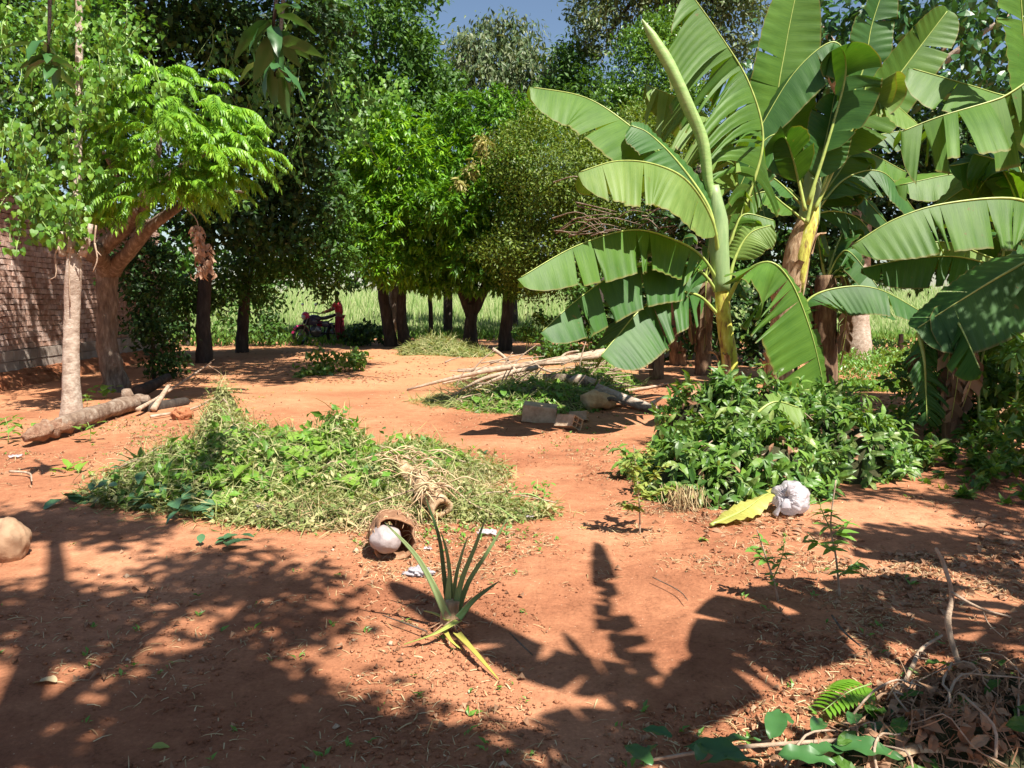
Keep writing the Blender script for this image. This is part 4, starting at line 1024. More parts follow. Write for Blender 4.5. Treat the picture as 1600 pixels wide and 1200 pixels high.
# --- plants outside the picture whose leaves throw the shadows across the yard
def shadow_plant(label, base, crownz, leaves, seed):
    b = thing('banana_plant', label, 'banana plant', 'banana plants')
    c = Vector((base[0], base[1], crownz))
    pseudostem(b, [Vector((base[0], base[1], -.05)), Vector((base[0], base[1], crownz * .5)), c], [.2, .17, .13], 'stemG', 4, seed)
    for i, (pts, w, dA, dB, tear, sp) in enumerate(leaves):
        banana_leaf(b, [c] + pts, w, dA, w * .9, dB, tear=tear, seed=seed * 10 + i, mat='ban1', sag=.05, spread=sp, pf=.1)
shadow_plant('banana plant standing right of and behind the viewer', (3.7, .9), 2.4, [
    ([lift(1500, 1010, 2.6), lift(1480, 930, 2.7), lift(1330, 925, 2.7), lift(1180, 945, 2.7), lift(1085, 1030, 2.7)], .30, (-.1, -1, -.35), (0, 1, .2), 12, .2),
    ([lift(1480, 1010, 2.9), lift(1340, 985, 3.0), lift(1220, 1010, 3.0), lift(1120, 1060, 3.0), lift(1040, 1130, 2.9)], .30, (.3, -.9, 0), (-.3, .9, 0), 3, .08),
    ([lift(1720, 1190, 2.0), lift(1600, 1140, 2.2), lift(1470, 1130, 2.3), lift(1370, 1150, 2.2)], .26, (0, -1, 0), (0, 1, 0), 3, .08),
    ([lift(1650, 960, 2.4), lift(1560, 900, 2.5), lift(1440, 870, 2.5), lift(1330, 865, 2.4)], .16, (0, -1, 0), (0, 1, 0), 4, .1),
], 61)
shadow_plant('very tall banana plant beyond the right shoulder of the viewer', (3.4, -.6), 3.6, [
    ([lift(1150, 1230, 3.6), lift(1040, 1130, 3.8), lift(975, 1020, 3.9), lift(950, 940, 4.0), lift(932, 850, 4.1)], .14, (1, 0, 0), (-1, 0, 0), 20, .35),
    ([lift(1120, 1190, 3.6), lift(1010, 1140, 3.7), lift(950, 1090, 3.7), lift(880, 985, 3.8)], .05, (1, 0, 0), (-1, 0, 0), 6, .2),
    ([lift(1150, 1200, 3.8), lift(1000, 1080, 4.0), lift(860, 1040, 4.0), lift(740, 980, 4.0), lift(610, 905, 4.0)], .19, (0, -1, 0), (0, 1, 0), 4, .15),
    ([lift(1200, 1260, 3.5), lift(1040, 1170, 3.7), lift(900, 1130, 3.8), lift(760, 1200, 3.8)], .16, (0, -1, 0), (0, 1, 0), 6, .15),
], 62)

def llobe(px, py, rpx, rdepth, h, rz=.5):
    c = lift(px, py, h); k = gnd(px, py).y / FPX
    return (c, rpx * k, rdepth, rz)
tree('unseen tree added right of the yard to shade its edge',  # crown added out of view so its shadow darkens the right side
     [([Vector((6.6, 2.4, -.1)), Vector((6.4, 2.6, 1.8)), Vector((6.1, 2.8, 3.4))], [.2, .16, .12])],
     [llobe(1560, 860, 130, .55, 3.6, .4), llobe(1450, 850, 110, .25, 3.4, .3), llobe(1640, 760, 160, .8, 4.2, .5), llobe(1560, 1130, 110, .22, 2.6, .25), llobe(1440, 1160, 90, .14, 2.6, .2), llobe(1640, 1010, 45, .3, 2.8, .25), llobe(1350, 838, 60, .12, 3.2, .15), llobe(1390, 715, 55, .45, 4.4, .3), llobe(1330, 770, 40, .22, 3.9, .2), llobe(1510, 790, 90, .5, 4.2, .4), (Vector((6.1, 6.3, 4.6)), 1.3, 1.2, .5),  llobe(1540, 730, 90, .7, 4.6, .4), llobe(1480, 640, 60, .9, 4.8, .4), llobe(1580, 620, 90, 1.0, 5.0, .5)],
     'dark', .3, .12, 'scatter', .75, 'bark', clump=.2, seed=72, name='unseen_shade_tree', limbs=6)
shadow_plant('unseen banana plant added behind the viewer, leaves spread overhead for their shadow', (.6, -1.3), 2.9, [  # added out of view; leaves laid out to cast the lower-left shadow
    ([lift(230, 1220, 3.2), lift(270, 1120, 3.4), lift(330, 1030, 3.5), lift(395, 985, 3.5)], .17, (-1, 0, 0), (1, 0, 0), 4, .1),
    ([lift(240, 1230, 3.1), lift(430, 1140, 3.2), lift(620, 1165, 3.2), lift(840, 1215, 3.1)], .20, (0, -1, 0), (0, 1, 0), 3, .08),
    ([lift(420, 1260, 3.0), lift(380, 1170, 3.2), lift(390, 1090, 3.3), lift(400, 1020, 3.3)], .20, (-1, 0, 0), (1, 0, 0), 3, .08),
    ([lift(700, 1290, 2.9), lift(880, 1200, 3.0), lift(1000, 1140, 3.1), lift(1060, 1080, 3.1)], .17, (-1, 0, 0), (1, 0, 0), 5, .1),
], 63)
# unseen tree over the viewer, crown shaped for the shade it casts
tree('unseen wide tree over the viewer, crown shaped to shade the yard',
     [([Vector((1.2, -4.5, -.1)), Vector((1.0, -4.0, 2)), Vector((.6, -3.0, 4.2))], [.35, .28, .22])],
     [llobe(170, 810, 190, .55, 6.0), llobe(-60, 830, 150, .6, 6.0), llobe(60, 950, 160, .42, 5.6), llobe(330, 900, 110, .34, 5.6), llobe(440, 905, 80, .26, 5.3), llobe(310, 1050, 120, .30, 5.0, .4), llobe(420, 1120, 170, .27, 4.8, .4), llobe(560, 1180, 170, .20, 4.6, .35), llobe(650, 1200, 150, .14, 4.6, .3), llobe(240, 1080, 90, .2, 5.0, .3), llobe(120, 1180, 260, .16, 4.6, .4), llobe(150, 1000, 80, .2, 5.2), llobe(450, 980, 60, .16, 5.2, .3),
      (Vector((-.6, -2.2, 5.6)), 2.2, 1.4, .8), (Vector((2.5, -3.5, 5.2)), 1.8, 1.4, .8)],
     'dark', .3, .13, 'scatter', .95, 'bark', clump=.26, seed=71, name='unseen_shade_tree', limbs=8)
# sprays of big leaves dipping into the top left of the picture
bigl = leaf_hd(.17, .3, .4)
for (label, cx, cy, Y, m, seed) in (('dark spray of long broad leaves nearest the top, in front of the shaded crown', 425, 60, 4.6, 11, 3), ('second dark broad-leaf spray, half lit leaf edges, above the fronds', 430, 120, 5.0, 9, 4),
                                    ('dim spray of long leaves hanging at the upper left', 75, 95, 5.6, 11, 6)):
    t = thing('hanging_branch', label, 'branch')
    rr = random.Random(seed)
    c = at(cx, cy, Y)
    ob('twig', MB().tube(crom([c + Vector((.2, -.3, 1.3)), c + Vector((.1, -.1, .5)), c], 8), [.02, .014, .008], 6).mesh('twig'), M['barkdark'], t)
    lm = mesh_np('leaf', np.array(bigl[0]), bigl[1], bigl[2])
    for i in range(m):
        o = ob('leaf', lm, M['big'], t, loc=c + Vector((rr.uniform(-.04, .04), rr.uniform(-.04, .04), rr.uniform(-.03, .15))))
        s = rr.uniform(.2, .3); o.scale = (s, s, s)
        o.rotation_euler = (rr.uniform(-1.0, .2), rr.uniform(-.5, .5), i / m * 6.28 + rr.uniform(-.3, .3))

# ------------------------------------------------------------------ heaps of cut vegetation
ROUGH = .6
def hfun(blobs, rough=None):
    rough = ROUGH if rough is None else rough
    def f(x, y):
        h = 0
        for (bx, by, rx, ry, bh) in blobs:
            q = ((x - bx) / rx) ** 2 + ((y - by) / ry) ** 2
            if q < 1: h = max(h, bh * (1 - q) ** .8) if h == 0 else (h ** 3 + (bh * (1 - q) ** .8) ** 3) ** (1 / 3)
        if h > 0 and rough:
            h *= max(.1, 1 + rough * (noise.noise((x * 3.1, y * 3.1, 5)) + .7 * noise.noise((x * 8, y * 8, 9))))
        return h
    return f
def blob(px, py, rx, ry, h):
    g = gnd(px, py); return (g.x, g.y, rx, ry, h)
def heap_points(blobs, n, r, spill=1.12, low=.0):
    f = hfun(blobs); P = []; N = []
    wts = np.array([b[2] * b[3] for b in blobs]); wts /= wts.sum()
    while len(P) < n:
        b = blobs[r.choice(len(blobs), p=wts)]
        a = r.uniform(0, 6.283); q = math.sqrt(r.random()) * spill
        x, y = b[0] + b[2] * q * math.cos(a), b[1] + b[3] * q * math.sin(a)
        h = f(x, y)
        e = .05
        gx, gy = (f(x + e, y) - f(x - e, y)) / (2 * e), (f(x, y + e) - f(x, y - e)) / (2 * e)
        nn = Vector((-gx, -gy, 1)).normalized()
        P.append((x, y, terr(x, y) + h * (1 - low * r.random()) + .01)); N.append(tuple(nn))
    return np.array(P), np.array(N)
def heap_mound(name, blobs, mat, parent, scale=.88, step=.07):
    f = hfun(blobs)
    x0 = min(b[0] - b[2] for b in blobs); x1 = max(b[0] + b[2] for b in blobs)
    y0 = min(b[1] - b[3] for b in blobs); y1 = max(b[1] + b[3] for b in blobs)
    xs, ys = np.arange(x0 - .1, x1 + .1, step), np.arange(y0 - .1, y1 + .1, step)
    def z(x, y):
        h = f(x, y)
        return terr(x, y) + (h * scale + .035 * noise.noise((x * 9, y * 9, 0)) * min(1, h * 8) if h > .01 else -.05)
    V, Q = sheet(xs, ys, z)
    keep = np.array([max(V[q[k]][2] - terr(V[q[k]][0], V[q[k]][1]) for k in range(4)) > -.03 for q in Q])
    return ob(name, mesh_np(name, V, Q[keep]), mat, parent)
def lie(P, N, r, tilt=.35, down=.0):
    """directions lying roughly in the heap's surface"""
    d = r.normal(size=P.shape); d -= N * (d * N).sum(1, keepdims=True)
    return norm(d) + N * r.normal(0, tilt, (len(P), 1)) - np.array([0, 0, down])
def strands_on(name, P, N, Ls, Ws, mat, parent, r, tilt=.35, kind=None, down=0):
    V, Q, T = scatter(*BLADE, P, lie(P, N, r, tilt, down), N + r.normal(0, .5, P.shape), Ls, Ws)
    return ob(name, mesh_np(name, V, Q, T, smooth=False), mat, parent, kind=kind)
def leaves_on(name, P, N, Ls, tm, mat, parent, r, tilt=.4, down=0, kind=None):
    V, Q, T = scatter(*tm, P, lie(P, N, r, tilt, down), N + r.normal(0, .45, P.shape), Ls)
    return ob(name, mesh_np(name, V, Q, T, smooth=False), mat, parent, kind=kind)
def individual_leaves(parent, blobs, n, tm, size, mat, r, name='broad_leaf', over=.055):
    P, N = heap_points(blobs, n, r, 1.0)
    me = mesh_np(name, np.array(tm[0], float), tm[1], tm[2], smooth=False)
    for p, nn in zip(P, N):
        o = ob(name, me, mat, parent, loc=Vector(p) + Vector(nn) * over)
        q = Vector(nn).lerp(Vector((r.normal(0, .5), r.normal(-.3, .5), 1)).normalized(), .5).to_track_quat('Z', 'Y').to_matrix() @ Matrix.Rotation(r.uniform(0, 6.28), 3, 'Z')
        o.rotation_euler = q.to_euler(); s = size * r.uniform(.7, 1.25); o.scale = (s, s, s)

r1 = np.random.default_rng(91)
heart = heart_t()
# the main heap, centre left
hb1 = [blob(430, 765, .95, .8, .38), blob(555, 772, .7, .6, .34), blob(300, 775, .65, .4, .26), blob(225, 772, .45, .22, .13), blob(345, 690, .24, .5, .34), blob(350, 660, .22, .3, .44), blob(680, 795, .55, .35, .16),
       blob(715, 745, .42, .42, .08), blob(640, 740, .5, .45, .22), blob(775, 805, .4, .2, .06), blob(480, 812, .6, .24, .10)]
wh = thing('weed_heap', 'long heap of freshly cut weeds and vines across the red yard', 'heap of cut weeds')
M['mound'] = roughmat('matted_stems_painted_gaps', [(.3, (.05, .06, .02)), (.55, (.14, .14, .05)), (.75, (.28, .24, .12))], 14, .95, 1.0)  # stem tones, with darks painting the shaded gaps of the heap
heap_mound('matted_core', hb1, M['mound'], wh)
f1x = hfun(hb1)
P, N = heap_points(hb1, 15000, r1, 1.14)
P = P + N * (r1.exponential(.03, len(P)))[:, None]
strands_on('cut_stems', P, N, rnd(len(P), .06, .26), rnd(len(P), .003, .009), M['cut'], wh, r1, .6, 'stuff')
P, N = heap_points(hb1, 14000, r1, 1.22)
P = P + N * (r1.exponential(.03, len(P)))[:, None]
leaves_on('cut_leaves', P, N, rnd(len(P), .025, .07), leaf_t(.26), M['cut'], wh, r1, .5, 0, 'stuff')
P, N = heap_points(hb1[:3] + hb1[8:9], 4200, r1, 1.05)
P = P + N * (r1.exponential(.04, len(P)))[:, None]
leaves_on('green_leaves', P, N, rnd(len(P), .05, .11), leaf_t(.3), M['cutleaf'], wh, r1, .5, 0, 'stuff')
P, N = heap_points(hb1, 3600, r1, 1.5)
keepf = np.array([f1x(x, y) < .03 for x, y, _ in P]) & (r1.random(len(P)) < .75)
strands_on('scattered_stems', P[keepf], N[keepf], rnd(keepf.sum(), .04, .18), rnd(keepf.sum(), .003, .008), M['cut'], wh, r1, .1, 'stuff')
P, N = heap_points([blob(650, 790, .6, .4, .2), blob(560, 815, .6, .25, .12), blob(700, 770, .5, .5, .2), blob(440, 740, .6, .4, .4)], 4500, r1, 1.1)
P[:, 2] = [terr(x, y) + f1x(x, y) + .015 for x, y, _ in P]
strands_on('dry_stems', P, N, rnd(len(P), .06, .24), rnd(len(P), .003, .008), M['straw'], wh, r1, .6, 'stuff')
individual_leaves(wh, hb1[:2] + hb1[8:9], 130, heart, .14, M['cutleaf'], r1, 'broad_leaf', .08)
individual_leaves(wh, [blob(250, 785, .6, .25, .2), blob(300, 800, .5, .2, .12)], 34, leaf_n(.2), .17, M['blue'], r1)
individual_leaves(wh, [blob(300, 800, .55, .2, .06)], 10, leaf_n(.34), .14, M['blue'], r1)
individual_leaves(wh, hb1, 40, leaf_n(.22), .12, M['straw'], r1, 'withered_leaf')
rr = random.Random(5)
f1 = hfun(hb1)
def twig_on(parent, x, y, a, Ln, rad, f, mat, name='twig', up=.03, arch=.06):
    pts = []
    for k in range(5):
        q = k / 4 - .5
        xx, yy = x + math.cos(a) * Ln * q, y + math.sin(a) * Ln * q
        pts.append(Vector((xx + rr.uniform(-.03, .03), yy + rr.uniform(-.03, .03), terr(xx, yy) + f(xx, yy) + up + arch * (1 - (2 * q) ** 2) * 2 * rr.random())))
    ob(name, MB().tube(crom(pts, 12), [rad, rad * .8, rad * .45], 6, lump=.2).mesh(name), mat, parent)
for k in range(34):
    b = hb1[rr.choice([0, 0, 1, 1, 2, 4, 6, 8, 9])]
    twig_on(wh, b[0] + rr.uniform(-.6, .6) * b[2], b[1] + rr.uniform(-.7, .5) * b[3], rr.uniform(-.7, .7) + (3.14 if rr.random() < .5 else 0), rr.uniform(.35, 1.0), rr.uniform(.005, .012), f1, M['twig'] if rr.random() < .6 else M['greenstem'])
# broad-leaf twig sticking out at the heap's left end
bt = thing('cut_branch', 'cut branch with long dark green lobed leaves at the left end of the weed heap', 'branch')
g = gnd(225, 770); c = g + Vector((.1, 0, .14))
ob('twig', MB().tube(crom([c + Vector((.5, .1, 0)), c, c + Vector((-.12, 0, .06))], 8), [.012, .009, .006], 6).mesh('twig'), M['twig'], bt)
lm = mesh_np('leaf', np.array(leaf_hd(.13)[0]), *leaf_hd(.13)[1:])
for i, (ex, ez) in enumerate(((-.9, .1), (-.7, .55), (-.2, .9), (.15, 1), (.5, .8), (-.75, -.35), (-.95, .3), (.75, .45), (-.4, .75))):
    o = ob('leaf', lm, M['blue'], bt, loc=c + Vector((-.1 + ex * .03, 0, .06)))
    d = Vector((ex, rr.uniform(-.5, 0), ez)).normalized()
    o.rotation_euler = d.to_track_quat('Y', 'Z').to_euler(); s = rr.uniform(.19, .26); o.scale = (s, s, s)
def sprig(label, px, py, n, size, mat, spread=.25, wid=.2, height=.12, group=None, seed=0, cat='weed', name='weed'):
    r_ = random.Random(seed + px)
    g = gnd(px, py); t = thing(name, label, cat, group)
    ob('stem', MB().tube(crom([g + Vector((0, 0, -.02)), g + Vector((.02, 0, height * .5)), g + Vector((-.01, 0, height))], 6), [.006, .004, .003], 5).mesh('stem'), M['greenstem'], t)
    tm = leaf_hd(wid * .9, .25, .25, 6)
    me = mesh_np('leaf', np.array(tm[0]), tm[1], tm[2])
    for i in range(n):
        o = ob('leaf', me, M[mat], t, loc=g + Vector((r_.uniform(-.3, .3) * spread, r_.uniform(-.3, .3) * spread, height * r_.uniform(.25, 1))))
        a = r_.uniform(0, 6.28)
        d = Vector((math.cos(a), math.sin(a), r_.uniform(-.1, 1.0)))
        o.rotation_euler = d.to_track_quat('Y', 'Z').to_euler(); s = size * r_.uniform(.7, 1.2); o.scale = (s, s, s)
    return t
sprig('low sprig of upright oval leaves just left of the weed heap', 120, 738, 12, .15, 'cutleaf', .6, .2, .05)
sprig('crumpled bluish leaf tuft on the shaded soil left of the heap', 118, 785, 6, .14, 'blue', .3, .45, .04)
sprig('wilted green leaf cluster on the dappled soil below the heap', 345, 850, 8, .13, 'blue', .5, .3, .03)
sprig('small bright weed standing alone right of the weed heap', 848, 782, 16, .06, 'sapl2', .3, .3, .14)
sprig('leafy green weed at the left edge beyond the log end', 12, 692, 34, .14, 'sapl2', .9, .22, .28)
sprig('little green weed at the foot of the pale trunk', 135, 640, 12, .17, 'sapl2', .3, .12, .2)
sprig('leafy weed growing in front of the fallen log', 140, 690, 9, .13, 'sapl2', .3, .25, .22)
sprig('green sprig behind the log, at the foot of the knotted trunk', 165, 622, 14, .14, 'cutleaf', .6, .4, .2)

# ------------------------------------------------------------------ fallen log and poles on the left
lg = thing('fallen_log', 'thick fallen log with bark peeled off at its near end', 'log')
a_, b_ = gnd(42, 700), gnd(222, 640)
ax = (b_ - a_)
P = [a_.lerp(b_, q) + Vector((.05 * math.sin(q * 5), 0, .12 + .03 * math.sin(q * 4))) for q in np.linspace(0, 1, 40)]
ob('log_body', MB().tube(P[8:], [.095, .10, .105, .10, .11, .12, .14], 22, lump=.22, lf=3).mesh('log_body'), M['barkred'], lg)
ob('rotten_end', MB().tube(P[:10], [.05, .08, .10, .09, .098], 18, lump=.8, lf=11).mesh('rotten_end'), M['redwood'], lg)
ob('knot', MB().tube([P[36] + Vector((-.05, 0, .05)), P[36] + Vector((-.02, -.08, .2))], [.11, .06], 10, lump=.4).mesh('knot'), M['barkred'], lg)
ob('knot', MB().tube([P[38], P[38] + Vector((.22, -.12, .08))], [.10, .05], 10, lump=.4).mesh('knot'), M['barkred'], lg)
def pole(label, pts, rad, mat='twig', cat='branch', name='fallen_branch', z=.04, side=(), group=None):
    t = thing(name, label, cat, group)
    P = []
    for p in pts:
        g = gnd(p[0], p[1]); hh = p[2] if len(p) > 2 else z
        # a point with height: move back along the ray so that it still covers its pixel
        r_ = ray(p[0], p[1]); r_ = r_ * ((CH - hh) / -r_.z)
        P.append(Vector((r_.x, r_.y, hh + terr(r_.x, r_.y))))
    ob('stem', MB().tube(crom(P, 16), rad, 9, lump=.2).mesh('stem'), M[mat], t)
    for (q, dx, dy, dz, L_) in side:
        k = P[0].lerp(P[-1], q) if len(P) == 2 else crom(P, 21)[int(q * 20)]
        e = k + Vector((dx, dy, dz)).normalized() * L_
        m = k.lerp(e, .5) + Vector((0, 0, .05 * L_))
        ob('twig', MB().tube(crom([k, m, e], 6), [rad[-1] * .8, rad[-1] * .5, rad[-1] * .25], 6, lump=.2).mesh('twig'), M[mat], t)
    return t
pole('thin pale pole rising from the log towards the shaded trunk', [(215, 640, .1), (260, 612, .18), (330, 568, .3)], [.03, .022, .012], side=[(.95, .3, .2, -.3, .5), (.95, .3, -.2, .2, .25)])
pole('short thick branch leaning up behind the log', [(215, 612, .1), (262, 588, .25)], [.11, .07], 'barkdark')
pole('stub of branch pointing up right of the log', [(240, 640, .05), (263, 602, .28)], [.045, .03])
pole('grey branch lying in the shade right of the log end', [(228, 640), (290, 628)], [.09, .075], 'barkdark')
pole('crooked twig lying across the litter past the log', [(235, 650), (300, 640), (352, 615, .1)], [.02, .016, .008], side=[(.6, .3, .5, .2, .3)])
pole('dry twig with fork on the shaded soil near the lone weeds at far left', [(15, 735), (45, 738), (50, 752)], [.012, .01, .006])
rk = thing('stone', 'small brown clod of earth on the litter right of the log', 'stone')
def lumpy(name, c, r3, seed, mat, parent, amp=.25, res=20, sc=2.0):
    V, Q, T = [], [], []
    for i in range(res + 1):
        th = math.pi * i / res
        for j in range(res * 2):
            ph = math.pi * j / res
            d = Vector((math.sin(th) * math.cos(ph), math.sin(th) * math.sin(ph), math.cos(th)))
            k = 1 + amp * noise.noise(d * sc + Vector((seed, seed, 0))) + amp * .4 * noise.noise(d * sc * 3 + Vector((seed, 0, 0)))
            V.append((c[0] + d.x * r3[0] * k, c[1] + d.y * r3[1] * k, c[2] + d.z * r3[2] * k))
    w = res * 2
    Q = [(i * w + j, (i + 1) * w + j, (i + 1) * w + (j + 1) % w, i * w + (j + 1) % w) for i in range(res) for j in range(w)]
    return ob(name, mesh_np(name, V, Q), mat, parent)
g = gnd(285, 655); lumpy('clod', g + Vector((0, 0, .06)), (.13, .11, .09), 3, M['redearth'], rk, .5)
rk = thing('boulder', 'rounded tan boulder cut by the left edge of the picture', 'boulder')
g = gnd(6, 878); g = g + Vector((0, .12, 0))
lumpy('rock', g + Vector((-.05, 0, .10)), (.125, .12, .15), 8, M['stone'], rk, .2, 28, 1.3)

# ------------------------------------------------------------------ brush pile in the middle distance
hb2 = [blob(830, 632, 1.1, .9, .26), blob(905, 618, .8, .9, .32), blob(745, 628, .9, .7, .12), blob(790, 600, 1.0, .8, .20), blob(930, 600, .8, 1.0, .30)]
bp_ = thing('brush_pile', 'pile of long bare branches, logs and wilted leaves in mid yard', 'brush pile')
heap_mound('matted_core', hb2, M['mound'], bp_, .8, .1)
P, N = heap_points(hb2, 6000, r1, 1.15)
strands_on('cut_stems', P, N, rnd(len(P), .12, .4), rnd(len(P), .006, .014), M['cut'], bp_, r1, .4, 'stuff')
P, N = heap_points([hb2[0], hb2[1], hb2[4]], 4200, r1, 1.1)
leaves_on('green_leaves', P, N, rnd(len(P), .06, .13), leaf_t(.28), M['cutleaf'], bp_, r1, .5, 0, 'stuff')
individual_leaves(bp_, hb2[:2], 60, leaf_n(.3), .17, M['cutleaf'], r1)
def ptube(parent, name, pts, Yd, rad, mat, lump=.2, seg=9, n=14):
    ob(name, MB().tube(crom([at(p[0], p[1], p[2] if len(p) > 2 else Yd) for p in pts], n), rad, seg, lump=lump).mesh(name), M[mat], parent)
for pts, rad, mt in (([(636, 609, 13.6), (720, 588, 13.5), (800, 573, 13.6), (940, 555, 14.2)], [.02, .035, .05, .06], 'twig'),
                 ([(715, 579, 13.9), (800, 574, 13.8), (880, 562, 14), (945, 552, 14.3)], [.03, .05, .07, .09], 'twig'),
                 ([(705, 620, 12.8), (760, 590, 12.9), (840, 574, 13.2)], [.015, .03, .045], 'twig'),
                 ([(728, 613, 12.6), (775, 592, 12.8), (800, 583, 12.9)], [.012, .02, .03], 'twig'),
                 ([(742, 600, 12.8), (765, 600, 12.6), (790, 612, 12.4)], [.012, .012, .01], 'twig'),
                 ([(730, 620, 12.5), (775, 610, 12.4), (830, 600, 12.4)], [.02, .025, .03], 'twig'),
                 ([(850, 588, 12.5), (885, 592, 12.3), (925, 600, 12.3)], [.05, .07, .06], 'bark'),
                 ([(890, 596, 12.2), (905, 590, 12.3), (930, 598, 12.3)], [.04, .055, .06], 'barkpale'),
                 ([(770, 545, 13.8), (790, 560, 13.7), (812, 588, 13.4)], [.03, .028, .02], 'twig'),
                 ([(830, 560, 13.8), (845, 575, 13.5), (885, 590, 13.1)], [.015, .02, .02], 'twig'),
                 ([(905, 548, 14), (885, 552, 14), (870, 565, 13.9)], [.012, .02, .02], 'twig')):
    ptube(bp_, 'branch', pts, 13, rad, mt)
for k in range(110):
    x, y = rr.uniform(690, 960), rr.uniform(572, 632)
    a = rr.choice([rr.uniform(-.5, .3), rr.uniform(-1.4, 1.4)])
    L_ = rr.uniform(25, 70)
    Y = depth(y) - .3
    Y = min(Y, 13.6)
    ptube(bp_, 'twig', [(x, y - 6, Y), (x + L_ * .5 * math.cos(a), y - 10 + L_ * .35 * math.sin(a), Y), (x + L_ * math.cos(a), y - 12 + L_ * .6 * math.sin(a), Y)], Y, [rr.uniform(.010, .022), .012, .006], 'twig', seg=5, n=8)
for (x, y, Y, r_, dx, lab) in ((812, 614, 11.7, .085, .45, 0), (838, 618, 11.5, .07, .35, 1)):
    c = at(x, y, Y)
    t = thing('sawn_log', ['short sawn log with pale cut face in the brush pile', 'smaller sawn log right next to the pale-faced one'][lab], 'log')
    Pp = crom([c, c + Vector((dx, .35, .02))], 8)
    ob('log_body', MB().tube(Pp, r_, 12, lump=.1).mesh('log_body'), M['bark'], t)
    cc = MB().tube([c - Vector((.012, .012, 0)), c + Vector((.004, .004, 0))], r_ * .93, 12).mesh('cut_face'); ob('cut_face', cc, M['wood'], t)
t = thing('stump', 'torn root stump with tan end at the right of the brush pile', 'stump')
c = at(925, 628, 11.3); ob('root_body', MB().tube(crom([c + Vector((-.12, -.1, -.02)), c + Vector((.05, 0, .02)), c + Vector((.3, .2, -.05))], 12), [.13, .16, .1], 14, lump=.5, lf=6).mesh('root_body'), M['wood'], t)
for k in range(5):
    ob('root', MB().tube(crom([c + Vector((.15, .05, 0)), c + Vector((.3, -.1 + .06 * k, .05)), c + Vector((.5, -.2 + .12 * k, -.06))], 8), [.035, .02, .008], 6, lump=.3).mesh('root'), M['bark'], t)
pole('pale smooth pole lying in the shade right of the brush pile', [(932, 606, .25), (970, 622, .12), (1025, 638, .05)], [.075, .08, .06], 'barkpale', side=[(.9, .5, .1, .3, .3)])
pole('thin crooked stick in the banana shade behind the pale pole', [(975, 612), (1010, 606), (1045, 600)], [.03, .025, .015])
# broken hollow clay bricks
def hollow_brick(label, px, py, rz, tilt, s=1.0, holes=(3, 2)):
    t = thing('hollow_brick', label, 'brick')
    L_, w, h = .34 * s, .19 * s, .17 * s; wt = .014
    mb = MB()
    mb.box((0, -w / 2 + wt / 2, h / 2), (L_, wt, h)).box((0, w / 2 - wt / 2, h / 2), (L_, wt, h))
    mb.box((0, 0, wt / 2), (L_ - .002, w - 2 * wt - .002, wt)).box((0, 0, h - wt / 2), (L_ - .002, w - 2 * wt - .002, wt))
    mb.box((0, 0, h / 2), (L_ - .006, wt, h - 2 * wt - .002))
    mb.box((0, w * .25, h / 2), (L_ - .01, w / 2 - wt * 1.6, wt)).box((0, -w * .25, h / 2), (L_ - .01, w / 2 - wt * 1.6, wt))
    o = ob('brick_shell', mb.mesh('brick_shell', False), M['clay'], t)
    g = gnd(px, py); t.location = g + Vector((0, 0, .01)); t.rotation_euler = (tilt, .1, rz)
hollow_brick('long hollow clay brick in front of the brush pile', 842, 655, -.1, .1, 1.3)
hollow_brick('broken hollow clay brick tipped with its open end showing', 886, 668, 2.3, .5, .9)
hollow_brick('small hollow clay brick piece leaning behind the broken one', 905, 655, 2.8, .3, .7)
# palm-like light debris mound by the mango trunks, leafy bush at the edge of the shade
def leafy(label, lobes, mat, w, s, dens=.7, name='bush', cat='bush', style='scatter', clump=.2, seed=0, tm=None, group=None, stemmat='greenstem', droop=.2, inner=.3):
    t = thing(name, label, cat, group)
    ob('foliage', crown_mesh('foliage', lobes, w, s, style, dens, clump, seed, tmpl=tm, droop=droop, inner=inner), M[mat], t)
    for k, (c, rx, ry, rz) in enumerate(lobes[:4]):
        b = Vector((c.x, c.y, terr(c.x, c.y) - .04)) 
        ob('stem', MB().tube(crom([b, b.lerp(c, .6) + Vector((rr.uniform(-.1, .1), 0, 0)), c + Vector((0, 0, rz * .4))], 7), [.018, .014, .007], 6).mesh('stem'), M[stemmat], t)
    return t
leafy('small leafy bush half lit at the edge of the tree shade', [lobe(505, 575, 36, 20, 16.5, .45), lobe(540, 560, 26, 14, 17.2, .4), lobe(480, 590, 22, 12, 15.8, .3)], 'shrub', .3, .15, .7, seed=81)
leafy('dark rounded bush at the foot of the forked mango', [lobe(570, 525, 36, 14, 26.5, .8)], 'dark', .3, .16, .8, seed=82)
leafy('sapling with bare dotted twig beside the banana leaf tips', [lobe(822, 522, 10, 12, 22, .3), lobe(850, 500, 12, 10, 22, .3)], 'mid', .3, .14, .4, seed=83, name='sapling', cat='sapling')
leafy('low dark weeds under the leaning bananas', [lobe(860, 545, 50, 16, 19, .6), lobe(920, 535, 40, 22, 19.5, .6), lobe(960, 550, 30, 20, 18.5, .5)], 'mid', .26, .15, .5, seed=84, name='weed_clump', cat='weeds')
hb3 = [blob(690, 552, 1.0, .9, .34), blob(655, 553, .6, .6, .22), blob(735, 556, .6, .5, .12)]
t = thing('weed_heap', 'low mound of pale uprooted weeds in front of the mango trunks', 'heap of cut weeds')
heap_mound('matted_core', hb3, M['mound'], t, .8, .1)
P, N = heap_points(hb3, 3500, r1, 1.1)
strands_on('cut_stems', P, N, rnd(len(P), .15, .45), rnd(len(P), .012, .022), M['cut'], t, r1, .5, 'stuff')

